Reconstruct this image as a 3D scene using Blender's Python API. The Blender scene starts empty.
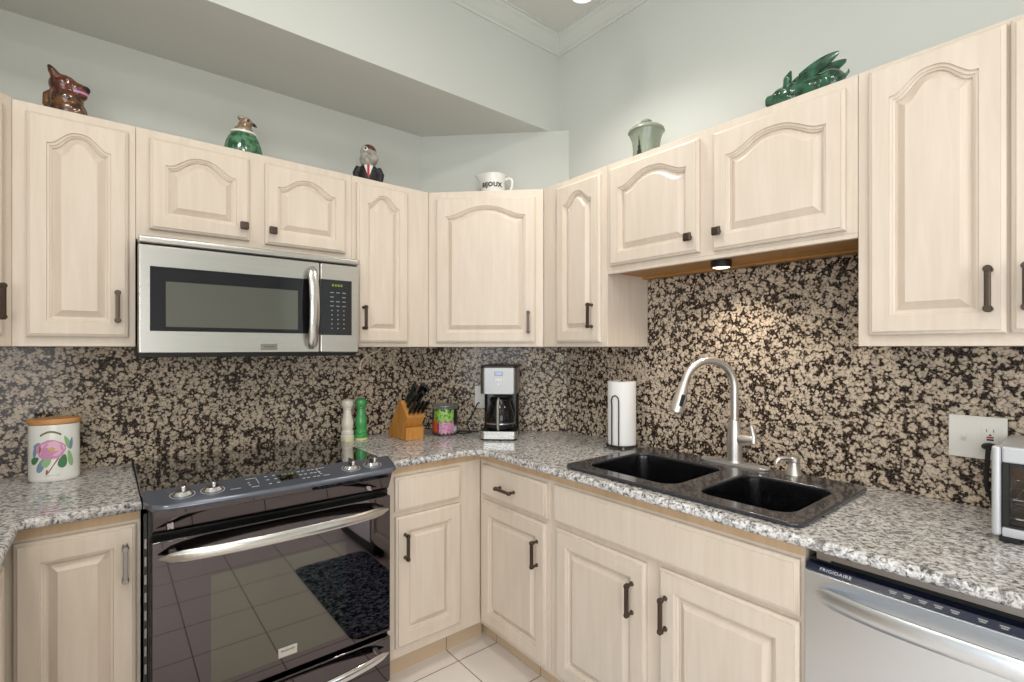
import bpy, bmesh, math, random
from mathutils import Matrix, Vector, Euler
random.seed(7)
PI = math.pi
SC = bpy.context.scene
COL = SC.collection

# ------------------------------------------------------------------ camera
CAM = Vector((-1.928, -2.451, 1.368))
cd = bpy.data.cameras.new('camera'); cam = bpy.data.objects.new('camera', cd); COL.objects.link(cam)
cam.location = CAM
cam.rotation_euler = (PI/2, 0, math.radians(50.727 - 90))
cd.sensor_width = 36.0; cd.sensor_fit = 'HORIZONTAL'
cd.lens = 493.15/1024*36
cd.shift_y = 6.7/1024
cd.clip_start = 0.02; cd.clip_end = 60
SC.camera = cam

# ------------------------------------------------------------------ world, exposure, lights
w = bpy.data.worlds.new('World'); SC.world = w; w.use_nodes = True
w.node_tree.nodes['Background'].inputs[0].default_value = (0.80, 0.90, 1.0, 1)
w.node_tree.nodes['Background'].inputs[1].default_value = 1.2
SC.view_settings.view_transform = 'Standard'
SC.view_settings.look = 'None'
SC.view_settings.gamma = 1.0
SC.view_settings.use_curve_mapping = False
SC.view_settings.exposure = -0.98

def lamp(name, kind, loc, power, color, size=0.2, rot=(0, 0, 0), size_y=None, spot=None, blend=0.5):
    l = bpy.data.lights.new(name, kind); l.energy = power; l.color = color
    if kind == 'AREA':
        l.size = size
        if size_y: l.shape = 'RECTANGLE'; l.size_y = size_y
        else: l.shape = 'DISK'
    elif kind == 'SPOT':
        l.shadow_soft_size = size; l.spot_size = spot; l.spot_blend = blend
    else: l.shadow_soft_size = size
    o = bpy.data.objects.new(name, l); COL.objects.link(o); o.location = loc; o.rotation_euler = rot
    return o

WARM = (1.0, 0.86, 0.70); NEUT = (1.0, 0.95, 0.88); DAY = (1.0, 0.98, 0.96)
# daylight added out of view for even fill, at made-up windows
lamp('fill_daylight', 'AREA', (-3.65, -5.92, 1.45), 135, DAY, 2.6, (PI/2, 0, 0), 2.3)
lamp('fill_daylight', 'AREA', (-5.02, -3.6, 1.45), 105, (0.88, 0.94, 1.0), 2.3, (0, -PI/2, 0), 2.2)  # second added fill, cooler, to brighten the dishwasher steel
# added ceiling fills, unseen, for even light (housings are built further down)
FILLS = [(-1.5, -1.45), (-2.4, -1.6), (-1.7, -2.9), (-2.5, -3.0), (-1.4, -4.4), (-3.0, -4.4)]
for i, (x, y) in enumerate(FILLS):
    lamp('ceiling_fill', 'AREA', (x, y, 3.025), 13 if i < 2 else 17, NEUT, 0.16)

# ------------------------------------------------------------------ materials
def lin(c):
    return tuple(((v/255)/12.92 if v/255 <= 0.04045 else ((v/255+0.055)/1.055)**2.4) for v in c)
def mat(name, rgb, rough=0.5, metal=0.0, spec=0.5, coat=0.0, trans=0.0, emit=None, estr=0.0, ior=None):
    m = bpy.data.materials.new(name); m.use_nodes = True
    b = m.node_tree.nodes['Principled BSDF']
    b.inputs['Base Color'].default_value = (*lin(rgb), 1)
    b.inputs['Roughness'].default_value = rough
    b.inputs['Metallic'].default_value = metal
    b.inputs['Specular IOR Level'].default_value = spec
    b.inputs['Coat Weight'].default_value = coat
    b.inputs['Transmission Weight'].default_value = trans
    if ior: b.inputs['IOR'].default_value = ior
    if emit:
        b.inputs['Emission Color'].default_value = (*lin(emit), 1); b.inputs['Emission Strength'].default_value = estr
    return m
class NT:
    def __init__(s, m): s.t = m.node_tree; s.n = s.t.nodes; s.b = s.n['Principled BSDF']
    def new(s, kind, **kw):
        n = s.n.new(kind)
        for k, v in kw.items():
            if k in n.inputs.keys(): n.inputs[k].default_value = v
            else: setattr(n, k, v)
        return n
    def link(s, a, b): s.t.links.new(a, b)
    def ramp(s, fac, stops, interp='LINEAR'):
        r = s.n.new('ShaderNodeValToRGB'); r.color_ramp.interpolation = interp
        e = r.color_ramp.elements
        while len(e) < len(stops): e.new(0.5)
        for q, (p, c) in zip(e, stops): q.position = p; q.color = (*lin(c), 1)
        s.link(fac, r.inputs[0]); return r.outputs[0]
    def mix(s, fac, a, b, mode='MIX'):
        n = s.n.new('ShaderNodeMix'); n.data_type = 'RGBA'; n.blend_type = mode
        for sock, v in ((n.inputs[0], fac), (n.inputs[6], a), (n.inputs[7], b)):
            if hasattr(v, 'is_output'): s.link(v, sock)
            elif isinstance(v, tuple): sock.default_value = (*lin(v), 1)
            else: sock.default_value = v
        return n.outputs[2]
    def math(s, op, a, b=0.5):
        n = s.n.new('ShaderNodeMath'); n.operation = op
        for sock, v in ((n.inputs[0], a), (n.inputs[1], b)):
            if hasattr(v, 'is_output'): s.link(v, sock)
            else: sock.default_value = v
        return n.outputs[0]
    def coord(s, scale=(1, 1, 1), kind='Object', rot=(0, 0, 0)):
        c = s.n.new('ShaderNodeTexCoord'); m = s.n.new('ShaderNodeMapping')
        m.inputs['Scale'].default_value = scale; m.inputs['Rotation'].default_value = rot
        s.link(c.outputs[kind], m.inputs[0]); return m.outputs[0]
    def bump(s, h, strength=0.1, dist=0.002):
        n = s.n.new('ShaderNodeBump'); n.inputs['Strength'].default_value = strength; n.inputs['Distance'].default_value = dist
        s.link(h, n.inputs['Height']); s.link(n.outputs[0], s.b.inputs['Normal'])

def wood_mat(name, c0, c1, c2, scale=(26, 26, 2.2), rough=0.42):
    m = mat(name, c1, rough); t = NT(m)
    v = t.coord(scale)
    n = t.new('ShaderNodeTexNoise', Scale=1.6, Detail=5.0, Roughness=0.6, Distortion=0.4); t.link(v, n.inputs['Vector'])
    v2 = t.coord((3.0, 3.0, 1.0))
    n2 = t.new('ShaderNodeTexNoise', Scale=1.7, Detail=2.0); t.link(v2, n2.inputs['Vector'])
    f = t.math('ADD', t.math('MULTIPLY', n.outputs['Fac'], 0.6), t.math('MULTIPLY', n2.outputs['Fac'], 0.4))
    t.link(t.ramp(f, [(0.32, c0), (0.5, c1), (0.68, c2)]), t.b.inputs['Base Color'])
    return m
M = {}
M['cab'] = wood_mat('pickled_maple', (212, 198, 182), (218, 205, 190), (225, 212, 198))
M['cab_raw'] = wood_mat('raw_maple_rail', (190, 160, 126), (201, 172, 138), (211, 184, 151))
M['underwood'] = wood_mat('honey_wood', (158, 112, 58), (175, 128, 70), (190, 143, 84), scale=(3, 20, 20))
M['block'] = wood_mat('knife_block_wood', (176, 112, 46), (202, 140, 66), (216, 160, 86), scale=(60, 60, 5))
M['lidwood'] = wood_mat('lid_wood', (190, 132, 76), (206, 150, 92), (218, 168, 110), scale=(10, 40, 40))
M['wall'] = mat('wall_paint', (205, 208, 203), 0.75, spec=0.25)
M['ceil'] = mat('ceiling_paint', (214, 215, 210), 0.8, spec=0.2)
M['white'] = mat('white_trim', (236, 236, 232), 0.5)
M['bronze'] = mat('dark_bronze', (92, 80, 72), 0.35, 0.85)
M['pewter'] = mat('pewter', (150, 144, 140), 0.38, 0.9)
M['black'] = mat('black_enamel', (14, 14, 15), 0.18)
M['matteblack'] = mat('matte_black', (24, 24, 25), 0.5)
M['rubber'] = mat('black_rubber', (28, 28, 30), 0.65)
M['chrome'] = mat('chrome', (220, 220, 222), 0.12, 1.0)
M['silverplastic'] = mat('silver_plastic', (204, 206, 210), 0.35, 0.35)
M['ovenglass'] = mat('dark_mirror_glass', (96, 90, 92), 0.025, 1.0)
M['ovenwindow'] = mat('oven_window_glass', (106, 104, 98), 0.03, 1.0)
M['mwglass'] = mat('microwave_glass', (62, 63, 66), 0.05, 0.9)
M['mwscreen'] = mat('microwave_screen', (122, 122, 116), 0.10, 0.8)
M['cooktop'] = mat('cooktop_glass', (10, 10, 12), 0.03, spec=1.0, coat=1.0)
M['panelgrey'] = mat('control_panel_grey', (104, 110, 122), 0.22, 0.45)
M['mark'] = mat('pale_print', (206, 210, 214), 0.5)
M['printdim'] = mat('grey_print', (150, 152, 152), 0.5)
M['ringmark'] = mat('burner_print', (74, 72, 72), 0.4)
M['display'] = mat('lit_display', (120, 130, 40), 0.4, emit=(150, 160, 40), estr=0.2)
M['bluedisplay'] = mat('blue_display', (150, 170, 220), 0.4, emit=(170, 190, 240), estr=0.5)
M['navy'] = mat('navy_strip', (18, 26, 52), 0.25)
M['paper'] = mat('paper_towel', (240, 240, 240), 0.9, spec=0.1)
M['whiteplastic'] = mat('white_plastic', (236, 234, 228), 0.4)
M['red'] = mat('red_button', (190, 40, 50), 0.5)
M['ceramic'] = mat('white_ceramic', (238, 238, 232), 0.2, coat=0.4)
M['saltwhite'] = mat('white_lacquer', (236, 230, 216), 0.25, coat=0.5)
M['millgreen'] = mat('green_lacquer', (70, 160, 92), 0.25, coat=0.5)
M['cream'] = mat('cream_ring', (226, 220, 160), 0.4)
M['pink'] = mat('rose_pink', (214, 148, 190), 0.5)
M['pink2'] = mat('rose_pale', (236, 190, 214), 0.5)
M['rosehub'] = mat('rose_hub', (214, 176, 120), 0.5)
M['leaf'] = mat('leaf_green', (74, 126, 84), 0.5)
M['leaf2'] = mat('leaf_pale', (150, 190, 140), 0.5)
M['leafblue'] = mat('leaf_blue', (120, 150, 176), 0.5)
M['stem'] = mat('stem_brown', (150, 96, 80), 0.5)
M['labeldark'] = mat('label_dark', (46, 40, 40), 0.35)
M['labelorange'] = mat('label_orange', (200, 90, 50), 0.4)
M['jaglass'] = mat('jar_glass', (200, 210, 205), 0.05, 0, 0.5, trans=0.85, ior=1.45)
M['glass'] = mat('clear_glass', (240, 245, 245), 0.02, 0, 0.5, trans=1.0, ior=1.45)
M['carafe'] = mat('carafe_glass', (30, 30, 32), 0.03, 0, 0.6, trans=0.45, ior=1.45)
M['grout'] = mat('grout', (150, 140, 132), 0.9)
M['terracotta'] = mat('terracotta_glaze', (196, 120, 70), 0.3)
M['celadon'] = mat('celadon_glaze', (132, 142, 126), 0.25, coat=0.4)
M['ink'] = mat('black_ink', (24, 24, 26), 0.5)
M['lens'] = mat('lit_lens', (255, 240, 215), 0.4, emit=(255, 236, 205), estr=6.0)
M['lensd'] = mat('lit_lens_soft', (255, 240, 225), 0.4, emit=(255, 244, 232), estr=4.0)
M['bread'] = mat('pale_food', (206, 178, 136), 0.8)
M['brownin'] = mat('toaster_lining', (150, 98, 66), 0.35, 0.4)

def brushed(name, rgb, rough, axis=0):
    m = mat(name, rgb, rough, 1.0); t = NT(m)
    s = [6, 300, 300] if axis == 0 else [300, 300, 6]
    n = t.new('ShaderNodeTexNoise', Scale=1.0, Detail=3.0); t.link(t.coord(tuple(s)), n.inputs['Vector'])
    t.link(t.ramp(n.outputs['Fac'], [(0.3, tuple(int(c*0.97) for c in rgb)), (0.7, rgb)]), t.b.inputs['Base Color'])
    t.b.inputs['Anisotropic'].default_value = 0.4
    return m
M['steel'] = brushed('brushed_steel', (208, 206, 202), 0.26)
M['steeldw'] = mat('satin_steel_pale', (222, 226, 231), 0.36, 1.0)
M['steelmid'] = mat('satin_steel_mid', (158, 157, 156), 0.36, 1.0)
M['satinhandle'] = mat('satin_handle_steel', (205, 203, 200), 0.24, 1.0)
M['nickel'] = mat('brushed_nickel', (212, 207, 202), 0.34, 0.9)
M['nickelsoft'] = mat('satin_nickel', (200, 197, 194), 0.45, 0.6)

def granite_dark():
    m = mat('speckled_brown_granite', (150, 130, 110), 0.12, spec=0.25); t = NT(m)
    v = t.coord((1, 1, 1))
    nz = t.new('ShaderNodeTexNoise', Scale=60.0, Detail=2.0); t.link(v, nz.inputs['Vector'])
    mx = t.n.new('ShaderNodeVectorMath'); mx.operation = 'SCALE'; mx.inputs['Scale'].default_value = 0.012
    sb = t.n.new('ShaderNodeVectorMath'); sb.operation = 'SUBTRACT'; sb.inputs[1].default_value = (0.5, 0.5, 0.5)
    t.link(nz.outputs['Color'], sb.inputs[0]); t.link(sb.outputs[0], mx.inputs[0])
    ad = t.n.new('ShaderNodeVectorMath'); ad.operation = 'ADD'; t.link(v, ad.inputs[0]); t.link(mx.outputs[0], ad.inputs[1])
    def vor(sc):
        n = t.new('ShaderNodeTexVoronoi', Scale=sc, feature='F1'); t.link(ad.outputs[0], n.inputs['Vector']); return n
    va, vb, vc = vor(43.0), vor(80.0), vor(29.0)
    def noise(sc, d=3.0, r=0.6):
        n = t.new('ShaderNodeTexNoise', Scale=sc, Detail=d, Roughness=r); t.link(v, n.inputs['Vector']); return n.outputs['Fac']
    nb, nf, nl = noise(115.0, 4.0), noise(190.0, 2.0), noise(5.0, 2.0)
    wob = t.math('MULTIPLY', t.math('SUBTRACT', nb, 0.5), 0.75)
    low = t.math('MULTIPLY', t.math('SUBTRACT', nl, 0.5), 0.35)
    fa = t.math('ADD', t.math('ADD', va.outputs['Distance'], wob), low)
    fb = t.math('ADD', t.math('ADD', vb.outputs['Distance'], wob), t.math('ADD', low, 0.07))
    fc = t.math('ADD', t.math('ADD', vc.outputs['Distance'], t.math('MULTIPLY', wob, 0.7)), 0.16)
    f = t.math('MINIMUM', t.math('MINIMUM', fa, fb), fc)
    dk = t.ramp(f, [(0.435, (0, 0, 0)), (0.50, (255, 255, 255))])
    sep = t.n.new('ShaderNodeSeparateColor'); t.link(va.outputs['Color'], sep.inputs[0])
    tan = t.ramp(sep.outputs[0], [(0.0, (232, 216, 194)), (0.4, (214, 200, 182)), (0.7, (236, 220, 198)), (1.0, (202, 190, 176))])
    tan = t.mix(t.math('MULTIPLY', nf, 0.5), tan, (150, 134, 118))
    tan = t.mix(t.math('MULTIPLY', t.math('SUBTRACT', f, 0.12), 1.2), tan, (140, 120, 100))
    ve = t.new('ShaderNodeTexVoronoi', Scale=58.0, feature='DISTANCE_TO_EDGE'); t.link(ad.outputs[0], ve.inputs['Vector'])
    vein = t.math('MULTIPLY', t.ramp(ve.outputs['Distance'], [(0.03, (255, 255, 255)), (0.12, (0, 0, 0))]), t.ramp(nb, [(0.42, (0, 0, 0)), (0.56, (235, 235, 235))]))
    tan = t.mix(vein, tan, (62, 50, 42))
    dark = t.ramp(nf, [(0.35, (20, 18, 18)), (0.52, (46, 38, 35)), (0.66, (120, 100, 84))])
    t.link(t.mix(dk, tan, dark), t.b.inputs['Base Color'])
    return m
def granite_light():
    m = mat('pale_grey_granite', (190, 188, 184), 0.14, spec=0.5); t = NT(m)
    v = t.coord((1.0, 1.0, 1.0), rot=(0, 0, 0.5)); v2 = t.coord((1, 1, 1))
    n1 = t.new('ShaderNodeTexNoise', Scale=88.0, Detail=5.0, Roughness=0.72, Distortion=0.5); t.link(v, n1.inputs['Vector'])
    n2 = t.new('ShaderNodeTexNoise', Scale=46.0, Detail=3.0, Distortion=0.8); t.link(v2, n2.inputs['Vector'])
    n3 = t.new('ShaderNodeTexNoise', Scale=14.0, Detail=2.0); t.link(v2, n3.inputs['Vector'])
    base = t.ramp(n1.outputs['Fac'], [(0.35, (44, 43, 46)), (0.42, (120, 118, 118)), (0.49, (186, 184, 183)), (0.58, (222, 221, 220))])
    fl = t.ramp(n2.outputs['Fac'], [(0.36, (255, 255, 255)), (0.44, (0, 0, 0))])
    c = t.mix(t.math('MULTIPLY', fl, 0.7), base, (84, 82, 84))
    wm = t.ramp(n3.outputs['Fac'], [(0.5, (0, 0, 0)), (0.75, (255, 255, 255))])
    c = t.mix(t.math('MULTIPLY', wm, 0.18), c, (196, 180, 162))
    t.link(c, t.b.inputs['Base Color'])
    return m
M['granite_dark'] = granite_dark(); M['granite_light'] = granite_light()

def tile_mat(name, tile, tile2, grout, ox, oy, size, plane='xy'):
    m = mat(name, tile, 0.22); t = NT(m)
    c = t.n.new('ShaderNodeTexCoord'); s = t.n.new('ShaderNodeSeparateXYZ'); t.link(c.outputs['Object'], s.inputs[0])
    masks = []
    for ax, off in ((plane[0], ox), (plane[1], oy)):
        if off is None: continue
        a = s.outputs['XYZ'.index(ax.upper())]
        f = t.math('FRACT', t.math('DIVIDE', t.math('SUBTRACT', a, off - 100*size), size), 0)
        d = t.math('MINIMUM', f, t.math('SUBTRACT', 1.0, f))
        masks.append(t.math('LESS_THAN', d, 0.0022/size))
    g = masks[0]
    for k in masks[1:]: g = t.math('MAXIMUM', g, k)
    n = t.new('ShaderNodeTexNoise', Scale=5.0, Detail=4.0); t.link(c.outputs['Object'], n.inputs['Vector'])
    col = t.mix(n.outputs['Fac'], tile, tile2)
    t.link(t.mix(g, col, grout), t.b.inputs['Base Color'])
    t.link(t.math('ADD', t.math('MULTIPLY', g, 0.6), 0.18), t.b.inputs['Roughness'])
    return m
M['tile'] = tile_mat('white_floor_tile', (238, 230, 225), (246, 240, 236), (120, 106, 98), -0.745, -0.636, 0.2985)
M['kickA'] = tile_mat('beige_kick_tile', (204, 182, 154), (214, 192, 165), (140, 124, 106), -0.745, None, 0.2985)
M['kickB'] = tile_mat('beige_kick_tile_side', (204, 182, 154), (214, 192, 165), (140, 124, 106), None, -0.636, 0.2985)

def rug_mat():
    m = mat('dark_woven_rug', (40, 44, 56), 0.95, spec=0.1); t = NT(m)
    n = t.new('ShaderNodeTexNoise', Scale=38.0, Detail=3.0, Distortion=1.2); t.link(t.coord((1, 1.6, 1)), n.inputs['Vector'])
    t.link(t.ramp(n.outputs['Fac'], [(0.42, (24, 26, 36)), (0.5, (70, 78, 96)), (0.58, (140, 150, 164))]), t.b.inputs['Base Color'])
    return m
M['rug'] = rug_mat()
def glaze(name, c0, c1, scale=18, rough=0.18, thr=(0.4, 0.6)):
    m = mat(name, c0, rough, coat=0.5); t = NT(m)
    n = t.new('ShaderNodeTexNoise', Scale=scale, Detail=3.0); t.link(t.coord(), n.inputs['Vector'])
    t.link(t.ramp(n.outputs['Fac'], [(thr[0], c0), (thr[1], c1)]), t.b.inputs['Base Color'])
    return m
M['lime'] = glaze('label_lime', (150, 196, 96), (66, 116, 44), 70, 0.3, (0.46, 0.62))
M['magenta'] = glaze('label_pink', (206, 146, 180), (128, 74, 104), 110, 0.3, (0.52, 0.66))
M['brownglaze'] = glaze('brown_glaze', (50, 30, 20), (116, 76, 44), 34)
M['redbrown'] = glaze('red_brown_glaze', (70, 30, 22), (112, 58, 38), 40)
M['greenglaze'] = glaze('bottle_green_glaze', (34, 84, 58), (92, 140, 104), 50)
M['pigglaze'] = glaze('deep_green_glaze', (18, 56, 38), (50, 100, 74), 26, 0.12)
M['sink'] = glaze('black_composite', (9, 9, 11), (34, 34, 40), 150, 0.2, (0.5, 0.72))
M['sinkrim'] = glaze('black_composite_rim', (44, 44, 49), (66, 66, 71), 260, 0.24, (0.45, 0.75))
M['tanfeather'] = glaze('tan_feather', (120, 96, 74), (160, 138, 110), 60)
M['greyfeather'] = glaze('grey_feather', (150, 146, 138), (176, 172, 164), 40)

# ------------------------------------------------------------------ helpers
def tag(o, label=None, cat=None, group=None, kind=None):
    if label: o['label'] = label
    if cat: o['category'] = cat
    if group: o['group'] = group
    if kind: o['kind'] = kind
    return o
def thing(name, label, cat, loc=(0, 0, 0), rotz=0.0, group=None):
    o = bpy.data.objects.new(name, None); COL.objects.link(o)
    o.location = loc; o.rotation_euler = (0, 0, rotz); o.empty_display_size = 0.05
    return tag(o, label, cat, group)
def root_matrix(o):
    while o.parent: o = o.parent
    return Matrix.Translation(o.location) @ Matrix.Rotation(o.rotation_euler.z, 4, 'Z')

class MB:
    """collects shapes and links them as one mesh object"""
    def __init__(s): s.bm = bmesh.new(); s.mi = 0; s.X = Matrix.Identity(4)
    def _v(s, p): return s.bm.verts.new(s.X @ Vector(p))
    def _f(s, vs):
        try: f = s.bm.faces.new(vs)
        except ValueError: return None
        f.material_index = s.mi; return f
    def box(s, x0, x1, y0, y1, z0, z1, bevel=0.0, seg=2):
        v = [s._v((x, y, z)) for x in (x0, x1) for y in (y0, y1) for z in (z0, z1)]
        fs = [s._f([v[i] for i in q]) for q in ((0, 1, 3, 2), (4, 6, 7, 5), (0, 4, 5, 1), (2, 3, 7, 6), (0, 2, 6, 4), (1, 5, 7, 3))]
        if bevel:
            es = {e for f in fs for e in f.edges}
            r = bmesh.ops.bevel(s.bm, geom=list(es), offset=bevel, segments=seg, profile=0.5, affect='EDGES', clamp_overlap=True)
            for f in r['faces']: f.material_index = s.mi
        return s
    def loops(s, loops, cap0=True, cap1=True, closed=True):
        rows = [[s._v(p) for p in lp] for lp in loops]
        n = len(rows[0])
        for a, b in zip(rows, rows[1:]):
            for i in range(n if closed else n-1):
                j = (i+1) % n; s._f([a[i], a[j], b[j], b[i]])
        if cap0: s._f(rows[0][::-1])
        if cap1: s._f(rows[-1])
        return s
    def lathe(s, prof, seg=32, c=(0, 0, 0), sx=1.0, sy=1.0, cap0=True, cap1=True):
        lp = []
        for r, z in prof:
            lp.append([(c[0]+max(r, 1e-5)*sx*math.cos(2*PI*i/seg), c[1]+max(r, 1e-5)*sy*math.sin(2*PI*i/seg), c[2]+z) for i in range(seg)])
        return s.loops(lp, cap0, cap1)
    def tube(s, pts, r, seg=10, sec=None, cap=True, up=(0, 0, 1)):
        pts = [Vector(p) for p in pts]; n = len(pts)
        rs = r if isinstance(r, (list, tuple)) else [r]*n
        tg = []
        for i in range(n):
            a = pts[max(i-1, 0)]; b = pts[min(i+1, n-1)]; tg.append((b-a).normalized())
        u = Vector(up)
        if abs(u.dot(tg[0])) > 0.95: u = Vector((1, 0, 0)) if abs(tg[0].x) < 0.9 else Vector((0, 1, 0))
        nr = (u - tg[0]*u.dot(tg[0])).normalized()
        out = []
        for i in range(n):
            nr = (nr - tg[i]*nr.dot(tg[i])).normalized(); bn = tg[i].cross(nr)
            if sec: out.append([tuple(pts[i] + nr*(b*rs[i]) + bn*(a*rs[i])) for a, b in sec])
            else: out.append([tuple(pts[i] + (nr*math.cos(2*PI*k/seg) + bn*math.sin(2*PI*k/seg))*rs[i]) for k in range(seg)])
        return s.loops(out, cap, cap)
    def prism(s, poly, z0, z1, bevel=0.0, seg=2, axes='xyz'):
        def m(a, b, c):
            d = {axes[0]: a, axes[1]: b, axes[2]: c}; return (d['x'], d['y'], d['z'])
        lo = [s._v(m(a, b, z0)) for a, b in poly]; hi = [s._v(m(a, b, z1)) for a, b in poly]
        fs = [s._f(lo[::-1]), s._f(hi)]; n = len(poly)
        for i in range(n): fs.append(s._f([lo[i], lo[(i+1) % n], hi[(i+1) % n], hi[i]]))
        if bevel:
            es = {e for f in fs if f for e in f.edges}
            r = bmesh.ops.bevel(s.bm, geom=list(es), offset=bevel, segments=seg, profile=0.5, affect='EDGES', clamp_overlap=True)
            for f in r['faces']: f.material_index = s.mi
        return s
    def ell(s, c, r, rot=(0, 0, 0), seg=20, ring=12):
        X = Matrix.Translation(c) @ Euler(rot).to_matrix().to_4x4() @ Matrix.Diagonal((r[0], r[1], r[2], 1))
        lp = []
        for j in range(1, ring):
            a = PI*j/ring - PI/2
            lp.append([tuple(X @ Vector((math.cos(a)*math.cos(2*PI*i/seg), math.cos(a)*math.sin(2*PI*i/seg), math.sin(a)))) for i in range(seg)])
        return s.loops(lp)
    def build(s, name, mats, parent=None, world=False, smooth=35):
        bmesh.ops.recalc_face_normals(s.bm, faces=s.bm.faces[:])
        if smooth:
            for f in s.bm.faces: f.smooth = True
            lim = math.radians(smooth)
            for e in s.bm.edges:
                if len(e.link_faces) == 2 and e.calc_face_angle(0) > lim: e.smooth = False
        me = bpy.data.meshes.new(name); s.bm.to_mesh(me); s.bm.free()
        o = link_mesh(name, me, mats, parent, world)
        if smooth:
            k = o.modifiers.new('weighted', 'WEIGHTED_NORMAL'); k.keep_sharp = True; k.weight = 90
        return o
def link_mesh(name, me, mats, parent=None, world=False):
    for k in (mats if isinstance(mats, (list, tuple)) else [mats]): me.materials.append(k)
    o = bpy.data.objects.new(name, me); COL.objects.link(o)
    if parent:
        o.parent = parent
        if world: me.transform(root_matrix(parent).inverted())
    return o
def evaluated(o):
    dg = bpy.context.evaluated_depsgraph_get(); dg.update()
    return bpy.data.meshes.new_from_object(o.evaluated_get(dg))
def organic(name, mb, voxel, mats, fn=None, parent=None, smooth_it=6, world=False):
    """melts overlapping shapes into one continuous skin"""
    bmesh.ops.recalc_face_normals(mb.bm, faces=mb.bm.faces[:])
    me = bpy.data.meshes.new(name); mb.bm.to_mesh(me); mb.bm.free()
    o = bpy.data.objects.new(name, me); COL.objects.link(o)
    r = o.modifiers.new('r', 'REMESH'); r.mode = 'VOXEL'; r.voxel_size = voxel
    k = o.modifiers.new('s', 'SMOOTH'); k.factor = 0.5; k.iterations = smooth_it
    m2 = evaluated(o); bpy.data.objects.remove(o); bpy.data.meshes.remove(me)
    for p in m2.polygons:
        p.use_smooth = True
    m2.name = name; m2.materials.clear()
    o = link_mesh(name, m2, mats, parent, world)
    if fn:
        for p in m2.polygons: p.material_index = fn(p.center)
    return o
def flat_outline(name, outer, holes, z0, z1, round_, mats, parent=None, world=True):
    """a slab with rounded edges and holes, from 2D outlines"""
    cu = bpy.data.curves.new(name, 'CURVE'); cu.dimensions = '2D'; cu.fill_mode = 'BOTH'
    for pts in [outer] + holes:
        sp = cu.splines.new('POLY'); sp.points.add(len(pts)-1); sp.use_cyclic_u = True
        for p, (x, y) in zip(sp.points, pts): p.co = (x, y, 0, 1)
    cu.bevel_depth = round_; cu.bevel_resolution = 3; cu.extrude = (z1-z0)/2 - round_; cu.offset = -round_
    o = bpy.data.objects.new(name, cu); COL.objects.link(o)
    me = evaluated(o); bpy.data.objects.remove(o); bpy.data.curves.remove(cu)
    me.transform(Matrix.Translation((0, 0, (z0+z1)/2)))
    for p in me.polygons: p.use_smooth = abs(p.normal.z) < 0.98
    me.materials.clear(); me.name = name
    return link_mesh(name, me, mats, parent, world)
def round_rect(x0, x1, y0, y1, r, n=6):
    out = []
    for cx, cy, a in ((x1-r, y1-r, 0), (x0+r, y1-r, PI/2), (x0+r, y0+r, PI), (x1-r, y0+r, 3*PI/2)):
        for i in range(n+1):
            t = a + PI/2*i/n; out.append((cx+r*math.cos(t), cy+r*math.sin(t)))
    return out
def lettering(name, s, size, m, X, parent, spacing=1.0, depth=0.0004, bold=0.0, sxy=(1, 1)):
    cu = bpy.data.curves.new(name, 'FONT'); cu.body = s; cu.size = size; cu.extrude = depth; cu.offset = bold
    cu.align_x = 'CENTER'; cu.align_y = 'CENTER'; cu.space_character = spacing; cu.resolution_u = 3
    o = bpy.data.objects.new(name, cu); COL.objects.link(o)
    me = evaluated(o); bpy.data.objects.remove(o); bpy.data.curves.remove(cu)
    me.transform(X @ Matrix.Diagonal((sxy[0], sxy[1], 1, 1))); me.materials.clear(); me.name = name
    return link_mesh(name, me, m, parent)
def facing(x, y, z, tilt=0.0):       # text plane facing local -y
    return Matrix.Translation((x, y, z)) @ Matrix.Rotation(PI/2 - tilt, 4, 'X')
def struct(name, mb, m, smooth=0):
    return tag(mb.build(name, m, smooth=smooth), kind='structure')

# ------------------------------------------------------------------ room shell
CZ = 3.05
WX = -2.753
struct('floor', MB().box(-5.2, 0.1, -6.1, 0.1, -0.05, 0.0), M['tile'])
struct('ceiling', MB().box(-5.2, 0.1, -6.1, 0.1, CZ, CZ+0.05), M['ceil'])
struct('wall_back', MB().box(-5.2, 0.1, 0.0, 0.1, 0, CZ), M['wall'])
struct('wall_right', MB().box(0.0, 0.1, -6.1, 0.0, 0, CZ), M['wall'])
struct('wall_corner', MB().prism([(-0.58, 0), (0, -0.58), (0, 0)], 0, 2.5445), M['wall'])
struct('wall_left', MB().box(WX-0.1, WX, -1.75, 0, 0, CZ), M['wall'])
mb = MB(); mb.box(-5.2, -5.1, -6.1, -4.75, 0, CZ); mb.box(-5.2, -5.1, -2.45, 0, 0, CZ); mb.box(-5.2, -5.1, -4.75, -2.45, 0, 0.3); mb.box(-5.2, -5.1, -4.75, -2.45, 2.6, CZ)
struct('wall_far_left', mb, M['wall'])
mb = MB()
for y in (-4.75, -3.635, -2.52): mb.box(-5.18, -5.12, y, y+0.07, 0.3, 2.6)
mb.box(-5.18, -5.12, -4.68, -2.52, 0.3, 0.37); mb.box(-5.18, -5.12, -4.68, -2.52, 2.53, 2.6)
struct('added_window_2', mb, M['white'])  # made-up window frame, added for the cool side fill
mb = MB()
mb.box(-5.2, -5.0, -6.1, -6.0, 0, CZ); mb.box(-2.3, 0.1, -6.1, -6.0, 0, CZ); mb.box(-5.0, -2.3, -6.1, -6.0, 2.6, CZ); mb.box(-5.0, -2.3, -6.1, -6.0, 0, 0.3)
struct('wall_front', mb, M['wall'])
mb = MB()
for x in (-5.0, -4.12, -3.24, -2.37): mb.box(x, x+0.07, -6.06, -6.0, 0.3, 2.6)
mb.box(-4.93, -2.37, -6.06, -6.0, 0.3, 0.37); mb.box(-4.93, -2.37, -6.06, -6.0, 2.53, 2.6)
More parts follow.
